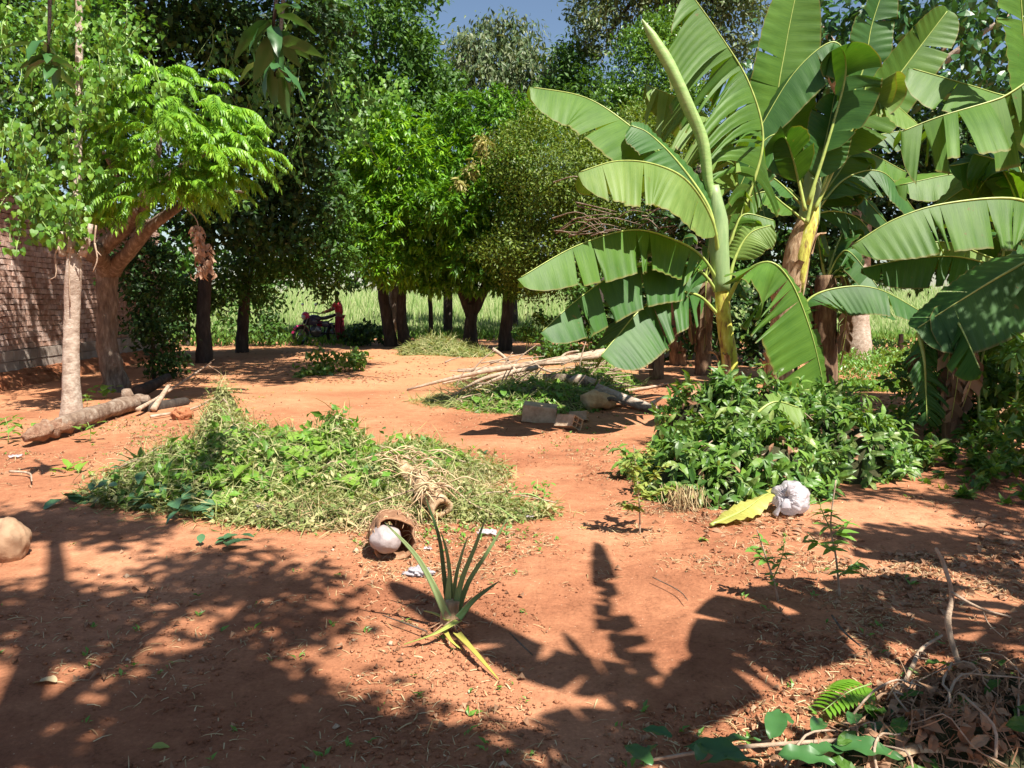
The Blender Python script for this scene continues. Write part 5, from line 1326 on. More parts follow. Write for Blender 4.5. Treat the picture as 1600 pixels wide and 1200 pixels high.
# ------------------------------------------------------------------ shrub heap round the banana foot
ROUGH = .95
sh = thing('leafy_shrub', 'wide glossy green shrub mass at the foot of the yellow banana stem', 'shrub')
hs = [blob(1100, 772, .45, .45, .40), blob(1195, 762, .5, .5, .46), blob(1035, 745, .3, .3, .18), blob(1300, 738, .55, .5, .46), blob(1375, 728, .35, .4, .28), blob(1095, 695, .42, .5, .66), blob(1165, 700, .6, .55, .58), blob(1270, 690, .6, .5, .42)]
M['shade_core'] = roughmat('twiggy_core_painted_shade', [(.3, (.03, .035, .014)), (.7, (.07, .07, .03))], 14, .95, 1.0)  # near-black tone paints the shade among twigs and leaves
heap_mound('twiggy_core', hs, M['shade_core'], sh, .78)
fs = hfun(hs)
P, N = heap_points(hs, 1500, r1, 1.08, .12)
P = P + N * (r1.exponential(.07, len(P)))[:, None] * (r1.random(len(P)) < .6)[:, None]
# rosettes of leaves: eight leaves from every shoot tip
K = 8
tip = norm(N + np.array([0, -.25, .1]) + r1.normal(0, .45, N.shape)); tip = np.repeat(tip, K, 0)
P2 = np.repeat(P + N * .03, K, 0); n = len(P2)
sd = r1.normal(size=(n, 3)); sd -= tip * (sd * tip).sum(1, keepdims=True); sd = norm(sd)
V, Q, T = scatter(*leaf_n(.17, .25, .3), P2 + tip * rnd(n, -.05, .03)[:, None], tip * .5 + sd * rnd(n, .4, 1.1)[:, None] - np.array([0, 0, .30]), tip + np.array([0, 0, .4]), rnd(n, .05, .155))
ob('foliage', mesh_np('foliage', V, Q, T, smooth=False), M['shrub'], sh)
for k in range(26):
    b = hs[rr.randrange(len(hs))]
    x, y = b[0] + rr.uniform(-.6, .6) * b[2], b[1] + rr.uniform(-.8, .4) * b[3]
    z0 = terr(x, y)
    ob('stem', MB().tube(crom([Vector((x, y + .1, z0)), Vector((x + rr.uniform(-.1, .1), y, z0 + fs(x, y) * .6)), Vector((x + rr.uniform(-.2, .2), y - .05, z0 + fs(x, y) * 1.05 + .04))], 7), [.012, .009, .004], 5).mesh('stem'), M['twig'], sh)
for k in range(60):
    b = hs[rr.randrange(len(hs))]
    x, y = b[0] + rr.uniform(-.95, .95) * b[2], b[1] + rr.uniform(-.9, .6) * b[3]
    z0 = terr(x, y) + fs(x, y) * .7
    e = Vector((x + rr.uniform(-.22, .22), y + rr.uniform(-.2, .1), z0 + rr.uniform(.12, .36)))
    Ps = crom([Vector((x, y, z0)), Vector((x, y, z0)).lerp(e, .6) + Vector((0, 0, .05)), e], 9)
    mb = MB().tube(Ps, [.006, .003], 4, cap=False)
    m = 14
    pos = np.array([tuple(Ps[2 + (i * 6) // m]) for i in range(m)]); a = r1.uniform(0, 6.28, m)
    dd_ = np.stack([np.cos(a), np.sin(a), r1.uniform(-.5, .4, m)], -1)
    V, Q, T = scatter(*leaf_n(.2, .25, .3), pos, dd_, np.tile([0, -.2, 1.], (m, 1)), r1.uniform(.06, .13, m)); mb.add(V, Q, T)
    ob('shoot', mb.mesh('shoot', False), M['shrub'], sh)
ROUGH = .6
P, N = heap_points(hs, 500, r1, 1.1)
leaves_on('brown_leaves', P, N, rnd(len(P), .05, .12), leaf_n(.22, .4, .4), M['dryleaf'], sh, r1, .5, 0, 'stuff')
# dry grass tuft hanging at the heap's near foot
t = thing('dry_grass_tuft', 'pale tuft of dry grass at the left foot of the glossy shrub', 'dry grass')
g = gnd(1068, 802)
P = np.array([tuple(g + Vector((rr.gauss(0, .07), rr.gauss(0, .04), rr.uniform(.10, .2)))) for _ in range(160)])
V, Q, T = scatter(*BLADE, P, np.stack([r1.normal(0, .3, 160), r1.normal(-.3, .3, 160), -np.ones(160)], -1), r1.normal(0, 1, (160, 3)), rnd(160, .1, .22), rnd(160, .004, .008))
ob('blades', mesh_np('blades', V, Q, T), M['straw'], t, kind='stuff')
# shaded undergrowth at the right
leafy('dark undergrowth shrub low in the right corner shade', [lobe(1530, 745, 85, 60, 6.9, .6), lobe(1600, 700, 60, 80, 7.0, .5), lobe(1470, 790, 50, 30, 6.4, .4), lobe(1590, 800, 50, 40, 6.2, .35)], 'shrub', .28, .10, .8, clump=.14, seed=91, name='shrub', cat='shrub', style='whorl')
leafy('broad shaded bush under the big drooping banana leaf', [lobe(1500, 620, 60, 60, 9.0, .6), lobe(1440, 590, 45, 50, 10.2, .5), lobe(1560, 570, 60, 70, 8.6, .5), lobe(1590, 640, 50, 60, 8.3, .5), lobe(1520, 540, 55, 40, 9.6, .5), lobe(1470, 680, 45, 40, 8.8, .4), lobe(1560, 690, 50, 45, 8.0, .4)], 'mid', .28, .13, .75, clump=.2, seed=92, name='shrub', cat='shrub')
leafy('shrub with hand-shaped leaves catching light among the right stems', [lobe(1545, 520, 40, 22, 8.2, .3), lobe(1585, 545, 30, 20, 8.0, .3)], 'sapl2', .16, .17, .35, clump=.16, seed=93, name='shrub', cat='shrub', style='whorl', tm=leaf_n(.13))
leafy('thin leafy weeds standing beyond the heap near the dark stem', [lobe(1440, 640, 34, 34, 9.8, .35), lobe(1390, 665, 30, 16, 9.3, .35)], 'shrub', .28, .12, .5, clump=.15, seed=94, name='weed_clump', cat='weeds')
# dead brown-green banana leaf hanging in strips
t = thing('hanging_dead_leaf', 'dark withered banana leaf hanging in strips above the undergrowth', 'dead leaf')
banana_leaf(t, [at(1436, 520, 8.2), at(1443, 560, 8.1), at(1446, 610, 8.1), at(1448, 660, 8.1)], .22, (-.8, -.2, -.9), .26, (.8, -.2, -.9), tear=22, seed=95, mat='ban2', spread=.3, sag=.5)
# herbs and pale litter in the gap at the right
n = 5200
x = []; 
Pg = []
while len(Pg) < n:
    px, py = rr.uniform(1290, 1450), rr.uniform(545, 612)
    g = gnd(px, py); Pg.append(tuple(g))
Pg = np.array(Pg)
V, Q, T = scatter(*leaf_t(.22), Pg + np.stack([np.zeros(n), np.zeros(n), rnd(n, 0, .35) * (Pg[:, 1] > 15)], -1), dirs(n, 1.0), rng.normal(0, 1, (n, 3)), rnd(n, .06, .14))
ob('low_herbs', mesh_np('low_herbs', V, Q, T, smooth=False), M['sapl2'], kind='stuff')
t = thing('stake', 'thin reddish wooden stake standing in the herbs beyond the bananas', 'stake')
g = gnd(1407, 562); ob('stake_shaft', MB().tube([g, at(1408, 522, g.y)], [.07, .06], 8, lump=.1).mesh('stake_shaft'), M['barkred'], t)

# cut banana leaf on the shrub, yellow sheath, bags
t = thing('cut_banana_leaf', 'pale curled banana leaf lying on top of the glossy shrub', 'banana leaf')
banana_leaf(t, [at(1166, 668, 6.9), at(1186, 643, 6.9), at(1213, 628, 6.95), at(1250, 638, 7.0)], .26, (.1, -.5, -.8), .16, (0, .7, .1), tear=2, seed=97, mat='ban3', sag=.1, pf=.3, n=40, rib=.012)
t = thing('yellow_banana_sheath', 'flat yellow piece of banana sheath lying beside the white bag', 'banana sheath')
M['ban_yel'] = bananamat('yellow_sheath', (.30, .30, .06), (.50, .47, .13), .2)
g0, g1, g2 = gnd(1110, 832), gnd(1160, 815), gnd(1208, 800)
banana_leaf(t, [g0 + Vector((0, 0, .02)), g1 + Vector((0, 0, .07)), g1.lerp(g2, .6) + Vector((0, 0, .13)), g2 + Vector((0, 0, .15))], .085, (.1, -.9, -.1), .085, (-.1, .9, .25), tear=0, seed=98, mat='ban_yel', sag=.25, pf=.0, n=30, rib=.007)
def bag(label, c, R, knot, seed, squash=.85):
    t = thing('plastic_bag', label, 'plastic bag')
    res = 60; V = []
    kd = Vector(knot).normalized()
    u = kd.orthogonal().normalized(); v = kd.cross(u)
    for i in range(res + 1):
        th = math.pi * i / res
        for j in range(res * 2):
            ph = math.pi * j / res
            d = kd * math.cos(th) + (u * math.cos(ph) + v * math.sin(ph)) * math.sin(th)
            k = 1 + .16 * noise.noise(d * 1.7 + Vector((seed, 0, 0)))
            k -= .24 * math.exp(-(th / .28) ** 2)
            fo = ph + 1.3 * noise.noise(d * 1.6 + Vector((seed, 2, 0)))
            k += (.030 * math.sin(fo * 11) + .022 * math.sin(fo * 17 + 2) + .02 * math.sin(ph * 29 + 5 * noise.noise(d * 3))) * math.exp(-((th - .4) / .5) ** 2)
            k += .16 * noise.noise(d * 2.6 + Vector((0, seed, 4))) - .07 * abs(noise.noise(d * 4.3 + Vector((seed, seed, 0)))) + .02 * noise.noise(d * 9)
            V.append((c.x + d.x * R * k, c.y + d.y * R * k, max(c.z + d.z * R * k * squash, terr(c.x, c.y) + .004)))
    w = res * 2
    Q = [(i * w + j, (i + 1) * w + j, (i + 1) * w + (j + 1) % w, i * w + (j + 1) % w) for i in range(res) for j in range(w)]
    ob('bag_body', mesh_np('bag_body', V, Q), M['plastic'], t)
    kp = c + kd * R * .72
    for k, (e1, e2) in enumerate((((-.35, -.1, -.45), (-.6, -.1, -.95)), ((.1, -.2, .4), (.25, -.1, .75)), ((-.1, -.3, -.2), (-.1, -.4, -.5)))):
        Pk = crom([kp, kp + Vector(e1) * R, kp + Vector(e2) * R], 10)
        ob('handle', MB().tube(Pk, [.012, .022, .03, .035], 10, lump=.5, flat=.3, lf=30).mesh('handle'), M['plastic'], t)
g = gnd(1243, 812)
bag('knotted white plastic bag full of rubbish by the glossy shrub', g + Vector((0, .12, .125)), .14, (-.55, -.75, .25), 3)
# old clay pot lying with a pale bag in its mouth
pt = thing('old_pot', 'rusty brown pot lying on its side at the near edge of the weed heap', 'pot')
M['pot'] = roughmat('rusty_pot', [(.3, (.16, .07, .035)), (.55, (.34, .18, .10)), (.75, (.50, .34, .22))], 9, .9, .8)
g = gnd(614, 872)
c0 = g + Vector((.0, .02, .125)); axd = Vector((.25, -1, -.05)).normalized()
uu = axd.orthogonal().normalized(); vv = axd.cross(uu)
prof = [(-.28, .02), (-.27, .09), (-.22, .125), (-.1, .14), (0, .138), (.03, .142), (.035, .132), (.0, .125), (-.1, .125), (-.2, .11), (-.25, .03)]
V = []
for (a, r_) in prof:
    for j in range(28):
        ph = 2 * math.pi * j / 28
        k = 1 + .22 * noise.noise(Vector((math.cos(ph) * 2, math.sin(ph) * 2, a * 6))) + .06 * noise.noise(Vector((math.cos(ph) * 9, math.sin(ph) * 9, a * 20)))
        a = a + .03 * noise.noise(Vector((math.cos(ph) * 3, math.sin(ph) * 3, 7)))
        V.append(tuple(c0 + axd * a + (uu * math.cos(ph) + vv * math.sin(ph)) * r_ * k))
Q = [(i * 28 + j, i * 28 + (j + 1) % 28, (i + 1) * 28 + (j + 1) % 28, (i + 1) * 28 + j) for i in range(len(prof) - 1) for j in range(28)]
ob('pot_body', mesh_np('pot_body', V, Q), M['pot'], pt)
for k in range(90):
    ph = rr.uniform(0, 6.28); b0 = c0 + axd * rr.uniform(-.25, .03) + (uu * math.cos(ph) + vv * math.sin(ph)) * .14
    if b0.z < g.z + .02: continue
    e0 = b0 + Vector((rr.gauss(0, .05), rr.gauss(-.02, .05), rr.uniform(-.08, .03)))
    ob('fibre', MB().tube(crom([b0, b0.lerp(e0, .5) + Vector((0, 0, .02)), e0], 5), [.003, .0035, .0015], 4, cap=False).mesh('fibre'), M['straw'] if k % 3 == 0 else M['dryleaf'], pt)
t = thing('plastic_bag', 'dusty pale plastic bag stuffed into the mouth of the rusty pot', 'plastic bag')
M['dusty'] = roughmat('dusty_plastic', [(.3, (.27, .22, .21)), (.7, (.40, .34, .33))], 6, .5, .35, spec=.4)
lumpy('bag_body', c0 + axd * .03 + Vector((-.045, -.02, .01)), (.098, .09, .085), 5, M['dusty'], t, .16, 24, 1.4)
t = thing('plastic_bag', 'small clear crumpled plastic bag on the soil right of the pot', 'plastic bag')
g = gnd(655, 893); lumpy('bag_body', g + Vector((0, 0, .015)), (.07, .05, .025), 11, M['plastic'], t, .9, 24, 3)
# hollow trunk piece in the heap
ht = thing('hollow_log', 'hollow brown fibrous log piece with a dark hole, on the weed heap', 'log')
a_, b_ = at(618, 712, 6.2), at(690, 782, 5.45)
Pq = crom([a_, a_.lerp(b_, .5) + Vector((0, 0, .02)), b_], 20)
Pq = [p + Vector((0, 0, -.06)) for p in Pq]
outer = tube_geo(Pq, [.05, .075, .085, .078], 20, False, .5, 1, 9); innr = tube_geo(Pq, [.02, .035, .045, .045], 20, False, .4, 1, 9)
V = np.concatenate([outer[0], innr[0]]); no = len(outer[0])
Q = list(outer[1]) + [(q[3] + no, q[2] + no, q[1] + no, q[0] + no) for q in innr[1]]
Q += [((19) * 20 + j, (19) * 20 + (j + 1) % 20, no + 19 * 20 + (j + 1) % 20, no + 19 * 20 + j) for j in range(20)]
ob('log_shell', mesh_np('log_shell', V, Q), M['sheath'], ht)
r_ = random.Random(4)
for k in range(70):
    q = r_.random(); c = a_.lerp(b_, q) + Vector((r_.gauss(0, .08), r_.gauss(-.03, .06), .02 + r_.random() * .06))
    e = c + Vector((r_.uniform(-.25, .25), r_.uniform(-.15, .15), r_.uniform(-.12, .04)))
    ob('fibre', MB().tube(crom([c, c.lerp(e, .5) + Vector((0, 0, .04)), e], 6), [.004, .006, .003], 4).mesh('fibre'), M['straw'] if k % 2 else M['sheath'], ht)
# plastic bottle
bt = thing('plastic_bottle', 'crushed clear plastic bottle at the front of the weed heap', 'bottle')
g = gnd(412, 812); mb = MB()
c = g + Vector((-.07, 0, .06)); ax_ = Vector((1, .25, .05)).normalized()
pr = [.005, .03, .036, .034, .037, .034, .037, .034, .036, .028, .014, .013, .013, .002]
Pb = [c + ax_ * (.16 * i / (len(pr) - 1)) for i in range(len(pr))]
M['pet'] = plain('clear_bottle', (.45, .38, .42), .12); 
nt = M['pet'].node_tree
for n_ in nt.nodes:
    if n_.type == 'BSDF_PRINCIPLED': n_.inputs['Transmission Weight'].default_value = .45
mb.tube(Pb, pr, 16); ob('bottle_body', mb.mesh('bottle_body'), M['pet'], bt)
ob('cap', MB().tube([Pb[-3], Pb[-1] + ax_ * .008], .016, 12).mesh('cap'), M['plastic'], bt)
# scraps
def scrap(label, px, py, s, seed, dz=.0):
    t = thing('paper_scrap', label, 'litter'); r_ = random.Random(seed)
    g = gnd(px, py) + Vector((0, 0, dz)); n = 7; V = []
    for i in range(n):
        for j in range(n):
            V.append((g.x + (i / (n - 1) - .5) * s + r_.uniform(-.1, .1) * s, g.y + (j / (n - 1) - .5) * s * .7 + r_.uniform(-.1, .1) * s, g.z + .012 + r_.uniform(0, .22) * s))
    Q = [(i * n + j, (i + 1) * n + j, (i + 1) * n + j + 1, i * n + j + 1) for i in range(n - 1) for j in range(n - 1)]
    ob('sheet', mesh_np('sheet', V, Q, smooth=False), M['plastic'], t)
scrap('crumpled white paper scrap behind the pineapple plant', 762, 838, .13, 1)
scrap('white scrap lying at the tail of the weed heap', 828, 816, .05, 2, .02)
scrap('tiny white scrap on the bare soil right of the heap', 796, 745, .04, 3)
scrap('white scrap left of the hollow log on the heap', 600, 775, .08, 4, .22)
scrap('white scrap on the ground below the fallen log end', 24, 716, .11, 5)
scrap('small pale scrap between pot and pineapple plant', 668, 858, .05, 6)

# ------------------------------------------------------------------ pineapple plant
pp = thing('pineapple_plant', 'uprooted pineapple plant with long pointed leaves on bare red soil', 'pineapple plant')
M['pineU'] = leafmat('pineapple_leaf', [(.16, .24, .09), (.22, .30, .12), (.26, .34, .15)], .12, .4, .5, perobj=True)
M['pineD'] = leafmat('pineapple_leaf_dark', [(.05, .10, .035), (.07, .13, .05)], .1, .4, .5, perobj=True)
M['pineY'] = leafmat('pineapple_leaf_yellow', [(.42, .38, .08), (.36, .40, .10)], .15, .45, .4, perobj=True)
Yp_ = gnd(702, 975).y
def strap(pts, w, mat, label=None, vdir=(0, -1, .2)):
    P = crom(pts, 22); T_ = tangents(P); V = []; Q = []
    for i, (p, tt) in enumerate(zip(P, T_)):
        q = i / 21
        s = tt.cross(Vector(vdir)); s = s.normalized() if s.length > .01 else Vector((1, 0, 0))
        nn = s.cross(tt).normalized()
        ww = .78 * w * (1 - q ** 2.2) ** .8 * (1.15 - .3 * min(1, q * 3)) + .0008
        cup = .35 * (1 - q * .5)
        for k in (-1, -.5, 0, .5, 1):
            V.append(tuple(p + s * ww * k + nn * (-ww * cup * (1 - abs(k)) + .0015)))
        for k in (1, .5, 0, -.5, -1):
            V.append(tuple(p + s * ww * k + nn * (-ww * cup * (1 - abs(k)) - .0025)))
    for i in range(21):
        for j in range(10):
            Q.append((i * 10 + j, i * 10 + (j + 1) % 10, (i + 1) * 10 + (j + 1) % 10, (i + 1) * 10 + j))
    ob('leaf', mesh_np('leaf', V, Q), M[mat], pp, label=label)
A_ = lambda pts, dy=0: [at(x, y, Yp_ + dy + k * .0) for k, (x, y) in enumerate(pts)]
strap(A_([(700, 966), (672, 905), (645, 862), (601, 816)], -.05), .022, 'pineU')
strap(A_([(702, 960), (694, 900), (686, 840), (664, 774)], .03), .017, 'pineD')
strap(A_([(706, 958), (703, 900), (698, 862), (689, 832)], .05), .015, 'pineU')
strap(A_([(706, 958), (712, 905), (721, 868), (731, 838)], .08), .014, 'pineU')
strap(A_([(708, 964), (722, 905), (742, 855), (760, 806)], .0), .019, 'pineU')
strap(A_([(712, 964), (732, 910), (762, 862), (798, 802)], .05), .018, 'pineU')
strap(A_([(716, 966), (742, 936), (780, 908)], -.08), .020, 'pineD')
strap(A_([(712, 966), (720, 940), (727, 922)], .1), .013, 'pineD')
strap(A_([(701, 972), (700, 930), (702, 890)], .0), .026, 'pineU')
G_ = lambda x, y, z: (lambda r_: Vector((r_.x, r_.y, z + terr(r_.x, r_.y))))(ray(x, y) * ((CH - z) / -ray(x, y).z))
strap([G_(716, 966, .07), G_(680, 986, .06), G_(631, 1002, .02)], .024, 'pineY', 'yellowing leaf lying flat towards the left', (0, .2, 1))
strap([G_(714, 986, .05), G_(742, 1015, .05), G_(779, 1060, .012)], .021, 'pineY', 'yellow-tipped leaf lying towards the viewer', (0, .2, 1))
strap([G_(694, 980, .04), G_(705, 998, .04), G_(722, 1012, .012)], .014, 'pineY', None, (0, .2, 1))
strap([G_(700, 965, .06), G_(680, 955, .05), G_(662, 950, .03)], .016, 'pineY', None, (0, .2, 1))
g = gnd(702, 980)
lumpy('root_soil', g + Vector((0, .03, .0)), (.085, .07, .028), 4, M['soil'], pp, .8, 18, 3)
ob('stem_base', MB().tube(crom([g + Vector((0, .02, 0)), g + Vector((0, .03, .06)), g + Vector((.01, .03, .13))], 8), [.05, .048, .035], 12, lump=.3, lf=20).mesh('stem_base'), M['sheath'], pp)
for k in range(12):
    a = rr.uniform(0, 6.28)
    ob('root', MB().tube(crom([g + Vector((0, .02, .03)), g + Vector((.05 * math.cos(a), .02 + .05 * math.sin(a), .03)), g + Vector((.11 * math.cos(a), .02 + .1 * math.sin(a), .004))], 6), [.006, .004, .002], 4).mesh('root'), M['dryleaf'], pp)

# ------------------------------------------------------------------ saplings
def sapling(label, pts, Ys, n, size, mat, wid=.24, spread=.5, seed=0, side=()):
    t = thing('sapling', label, 'sapling'); r_ = random.Random(seed)
    P = crom([at(x, y, Ys) for x, y in pts], 24)
    P[0].z = terr(P[0].x, P[0].y) - .02
    ob('stem', MB().tube(P, [.0065, .005, .0035], 6).mesh('stem'), M['twig'], t)
    lines = [(P[5:], 1)]
    for s in side:
        Ps = crom([at(x, y, Ys + s[1]) for x, y in s[0]], 10)
        ob('branch', MB().tube(Ps, [.004, .002], 5).mesh('branch'), M['greenstem'], t)
        lines.append((Ps[1:], .9))
    tm = leaf_hd(wid * .8, .3, .3, 6); me = mesh_np('leaf', np.array(tm[0]), tm[1], tm[2])
    for i in range(n):
        Pl, f = lines[r_.randrange(len(lines))] if len(lines) > 1 else lines[0]
        q = (i + .5) / n if len(lines) == 1 else r_.random()
        p = Pl[int(q * (len(Pl) - 1))]
        a = (0 if i % 2 else math.pi) + r_.gauss(0, spread)
        d = Vector((math.cos(a), math.sin(a), r_.uniform(-.25, .55)))
        o = ob('leaf', me, M[mat], t, loc=p)
        o.rotation_euler = (d.to_track_quat('Y', 'Z').to_matrix() @ Matrix.Rotation(r_.uniform(-.5, .5), 3, 'Y')).to_euler()
        s = size * r_.uniform(.6, 1.15) * (1.1 - .4 * q); o.scale = (s, s, s)
Ya = gnd(1000, 838).y
sapling('bushy yellow-green sapling on bare soil left of the glossy shrub', [(1000, 840), (999, 790), (995, 745), (990, 695)], Ya, 240, .07, 'sapl', .3, 1.0, 1,
        [([(998, 770), (1020, 745), (1045, 720)], .05), ([(998, 765), (980, 735), (968, 705)], -.05), ([(997, 745), (1010, 715), (1018, 690)], .1), ([(999, 785), (1025, 770), (1052, 762)], -.1), ([(999, 800), (980, 790), (968, 785)], 0), ([(996, 740), (985, 720), (1004, 700)], -.12)])
Yb_ = gnd(1216, 936).y
sapling('slim small-leaved sapling left of the tallest one, on the sunny soil', [(1216, 938), (1208, 905), (1195, 865), (1183, 828)], Yb_, 60, .065, 'sapl2', .26, 1.2, 2,
        [([(1208, 905), (1222, 870), (1226, 838)], .03), ([(1200, 880), (1185, 865), (1168, 855)], -.03)])
Yc_ = gnd(1312, 928).y
sapling('tallest thin sapling with paired leaves in front of the glossy shrub', [(1312, 930), (1306, 870), (1298, 820), (1306, 750)], Yc_, 48, .10, 'sapl2', .25, .35, 3,
        [([(1300, 838), (1318, 822), (1332, 810)], .05), ([(1300, 830), (1285, 800), (1280, 780)], -.02), ([(1304, 862), (1280, 850), (1262, 832)], -.05), ([(1310, 900), (1330, 885), (1345, 872)], -.05)])

# ------------------------------------------------------------------ near right corner: dry brush, broad leaves, forked stick
hb4 = [blob(1500, 1120, .28, .22, .12), blob(1590, 1110, .3, .25, .16), blob(1420, 1140, .22, .16, .09), blob(1560, 1190, .4, .2, .16), blob(1400, 1190, .35, .14, .08)]
dh = thing('dry_brush_heap', 'shaded heap of dry leaves, husks and twigs in the near right corner', 'brush pile')
heap_mound('matted_core', hb4, M['shade_core'], dh, .85, .04)
P, N = heap_points(hb4, 1500, r1, 1.15)
strands_on('dry_stalks', P, N, rnd(len(P), .04, .15), rnd(len(P), .002, .006), M['dryleaf'], dh, r1, .45, 'stuff')
P, N = heap_points(hb4, 450, r1, 1.25)
leaves_on('dry_leaves', P, N, rnd(len(P), .03, .08), leaf_n(.3, .6, .5), M['dryleaf'], dh, r1, .6, 0, 'stuff')
individual_leaves(dh, hb4, 24, leaf_hd(.2, .35, .35, 9, .85, .04), .12, M['mid'], r1, 'green_leaf', .03)
individual_leaves(dh, hb4, 16, leaf_hd(.2, .5, .4, 7, .9, .05), .08, M['dryleaf'], r1, 'dry_leaf', .02)
f4 = hfun(hb4)
for k in range(18):
    b = hb4[rr.randrange(5)]
    twig_on(dh, b[0] + rr.uniform(-.6, .6) * b[2], b[1] + rr.uniform(-.6, .6) * b[3], rr.uniform(0, 3.14), rr.uniform(.15, .5), rr.uniform(.003, .006), f4, M['twig'], up=.02, arch=.04)
V = []; Q = []     # curled husk
Pc = crom([G_(1385, 1198, .04), G_(1420, 1172, .08), G_(1500, 1172, .06)], 18)
for i, p in enumerate(Pc):
    for j in range(7):
        a = (j / 6 - .5) * 2.2; w = .035 * math.sin(math.pi * (i + 1.5) / 21)
        V.append((p.x + .004 * math.sin(i), p.y + math.sin(a) * w, p.z + math.cos(a) * w * .6))
Q = [(i * 7 + j, (i + 1) * 7 + j, (i + 1) * 7 + j + 1, i * 7 + j + 1) for i in range(17) for j in range(6)]
ob('husk', mesh_np('husk', V, Q), M['sheath'], dh)
fk = thing('forked_stick', 'forked brown stick standing up out of the dry brush heap', 'stick')
Yf = gnd(1500, 1075).y
ob('stem', MB().tube(crom([at(1508, 1078, Yf), at(1495, 1030, Yf + .02), at(1481, 975, Yf + .05), at(1487, 930, Yf + .08), at(1474, 880, Yf + .16), at(1462, 856, Yf + .2)], 26), [.012, .011, .013, .010, .009, .006], 9, lump=.25, lf=12).mesh('stem'), M['twig'], fk)
ob('fork', MB().tube(crom([at(1487, 926, Yf + .08), at(1520, 945, Yf), at(1545, 955, Yf - .03), at(1580, 964, Yf - .08)], 14), [.007, .006, .005, .004], 7, lump=.3, lf=14).mesh('fork'), M['twig'], fk)
ob('twig', MB().tube(crom([at(1536, 954, Yf - .02), at(1545, 975, Yf - .05), at(1568, 996, Yf - .08)], 8), [.003, .002], 5).mesh('twig'), M['twig'], fk)
pole('pale bent dry root on the soil beside the forked stick', [(1472, 990, .03), (1440, 1012, .06), (1425, 1040, .05), (1405, 1080, .01)], [.006, .009, .01, .006], side=[(.5, .3, -.4, .1, .08), (.4, -.1, -.5, .2, .1)])
pole('dark stick lying on the soil left of the forked stick', [(1300, 962), (1318, 990), (1345, 1012)], [.005, .006, .003], 'bark', side=[(.9, .5, -.3, 0, .05)])
pole('short dark stick on sunny soil right of the pineapple plant', [(797, 988), (812, 1003), (832, 1022)], [.003, .004, .003], 'bark')
pole('thin dark twig lying left of the pineapple plant', [(598, 955), (640, 970), (666, 982)], [.003, .005, .004], 'bark')
pole('green bent stalk across the dry brush heap', [(1420, 1040, .1), (1452, 1056, .08), (1492, 1068, .05)], [.005, .006, .006], 'greenstem')
pole('dark twig crossing bare soil beside the shrub heap', [(1020, 905), (1060, 925), (1075, 940)], [.003, .003, .002], 'bark')
lf_ = thing('fallen_frond', 'bright pinnate leaf lying at the edge of the dry brush heap', 'leaf')
a_, b_ = G_(1362, 1068, .09), G_(1285, 1112, .03)
Pr = crom([a_, a_.lerp(b_, .5) + Vector((0, 0, .02)), b_], 14)
ob('leaf_stalk', MB().tube(Pr, [.004, .002], 5).mesh('leaf_stalk'), M['greenstem'], lf_)
lm = mesh_np('leaflet', np.array(leaf_n(.16, .2, .2)[0]), *leaf_n(.16)[1:], smooth=False)
tt = (b_ - a_).normalized()
for i in range(11):
    for s_ in (-1, 1):
        p = Pr[min(13, i + 2)]
        sdv = tt.cross(Vector((0, 0, 1))) * s_
        o = ob('leaflet', lm, M['frond'], lf_, loc=p); o.rotation_euler = (sdv * .9 + tt * .5 + Vector((0, 0, .15))).to_track_quat('Y', 'Z').to_euler()
        s = .11 * (1 - .045 * i); o.scale = (s, s, s)
bl = thing('cut_branch', 'cut branch of broad dark leaves lying along the bottom edge', 'branch')
tmB = leaf_hd(.21, .35, .25, 12, .85, .035)
meB = mesh_np('leaf', np.array(tmB[0]), tmB[1], tmB[2])
ob('twig', MB().tube(crom([G_(1010, 1188, .02), G_(1150, 1165, .06), G_(1400, 1150, .08)], 12), [.006, .008, .008], 6).mesh('twig'), M['twig'], bl)
for (x, y, a, s) in ((1050, 1150, 2.6, .11), (1120, 1165, .4, .17), (1160, 1180, 2.7, .18), (1205, 1150, 1.1, .18), (1215, 1180, -.2, .2), (1260, 1180, .3, .19), (1270, 1140, .9, .15), (1300, 1165, -.4, .2), (1340, 1150, .2, .2), (1385, 1160, -.3, .17),
                     (1185, 1195, 3.0, .16), (1020, 1195, 2.2, .12), (1090, 1190, 1.2, .1), (1450, 1090, 1.3, .15), (1395, 1120, .5, .14), (1010, 1178, .9, .09), (1240, 1125, 2.2, .12), (1500, 1110, 1.9, .13), (1330, 1130, 1.0, .14), (1590, 1060, 1.8, .13)):
    g = G_(x, y, .075)
    o = ob('leaf', meB, M['big'], bl, loc=g)
    o.rotation_euler = (rr.uniform(.0, .35), rr.uniform(-.35, .35), a - math.pi / 2); s *= rr.uniform(.85, 1.15); o.scale = (s, s, s)
def dryleaf(label, px, py, s, mat, a, curl=.35):
    t = thing('fallen_leaf', label, 'leaf')
    tm = leaf_hd(.30, curl, .3, 8); g = gnd(px, py) + Vector((0, 0, .012))
    o = ob('leaf_blade', mesh_np('leaf_blade', np.array(tm[0]), tm[1], tm[2]), M[mat], t); t.location = g; t.rotation_euler = (.1, .15, a); t.scale = (s, s, s)
    ob('stalk', MB().tube([Vector((0, 0, 0)), Vector((0.03, -.25, .02))], [.02, .015], 5).mesh('stalk'), M[mat], t)
dryleaf('pale beige dry leaf on the shaded soil at lower left', 88, 1062, .12, 'straw', 1.4)
dryleaf('yellow fallen leaf near the bottom edge at lower left', 236, 1155, .06, 'sapl', -1.2)
dryleaf('small brown leaf on the soil right of the shrub heap', 1410, 905, .09, 'dryleaf', .4)
dryleaf('green fallen leaf on the sunny soil below the sapling', 1092, 852, .07, 'cutleaf', -1.4)
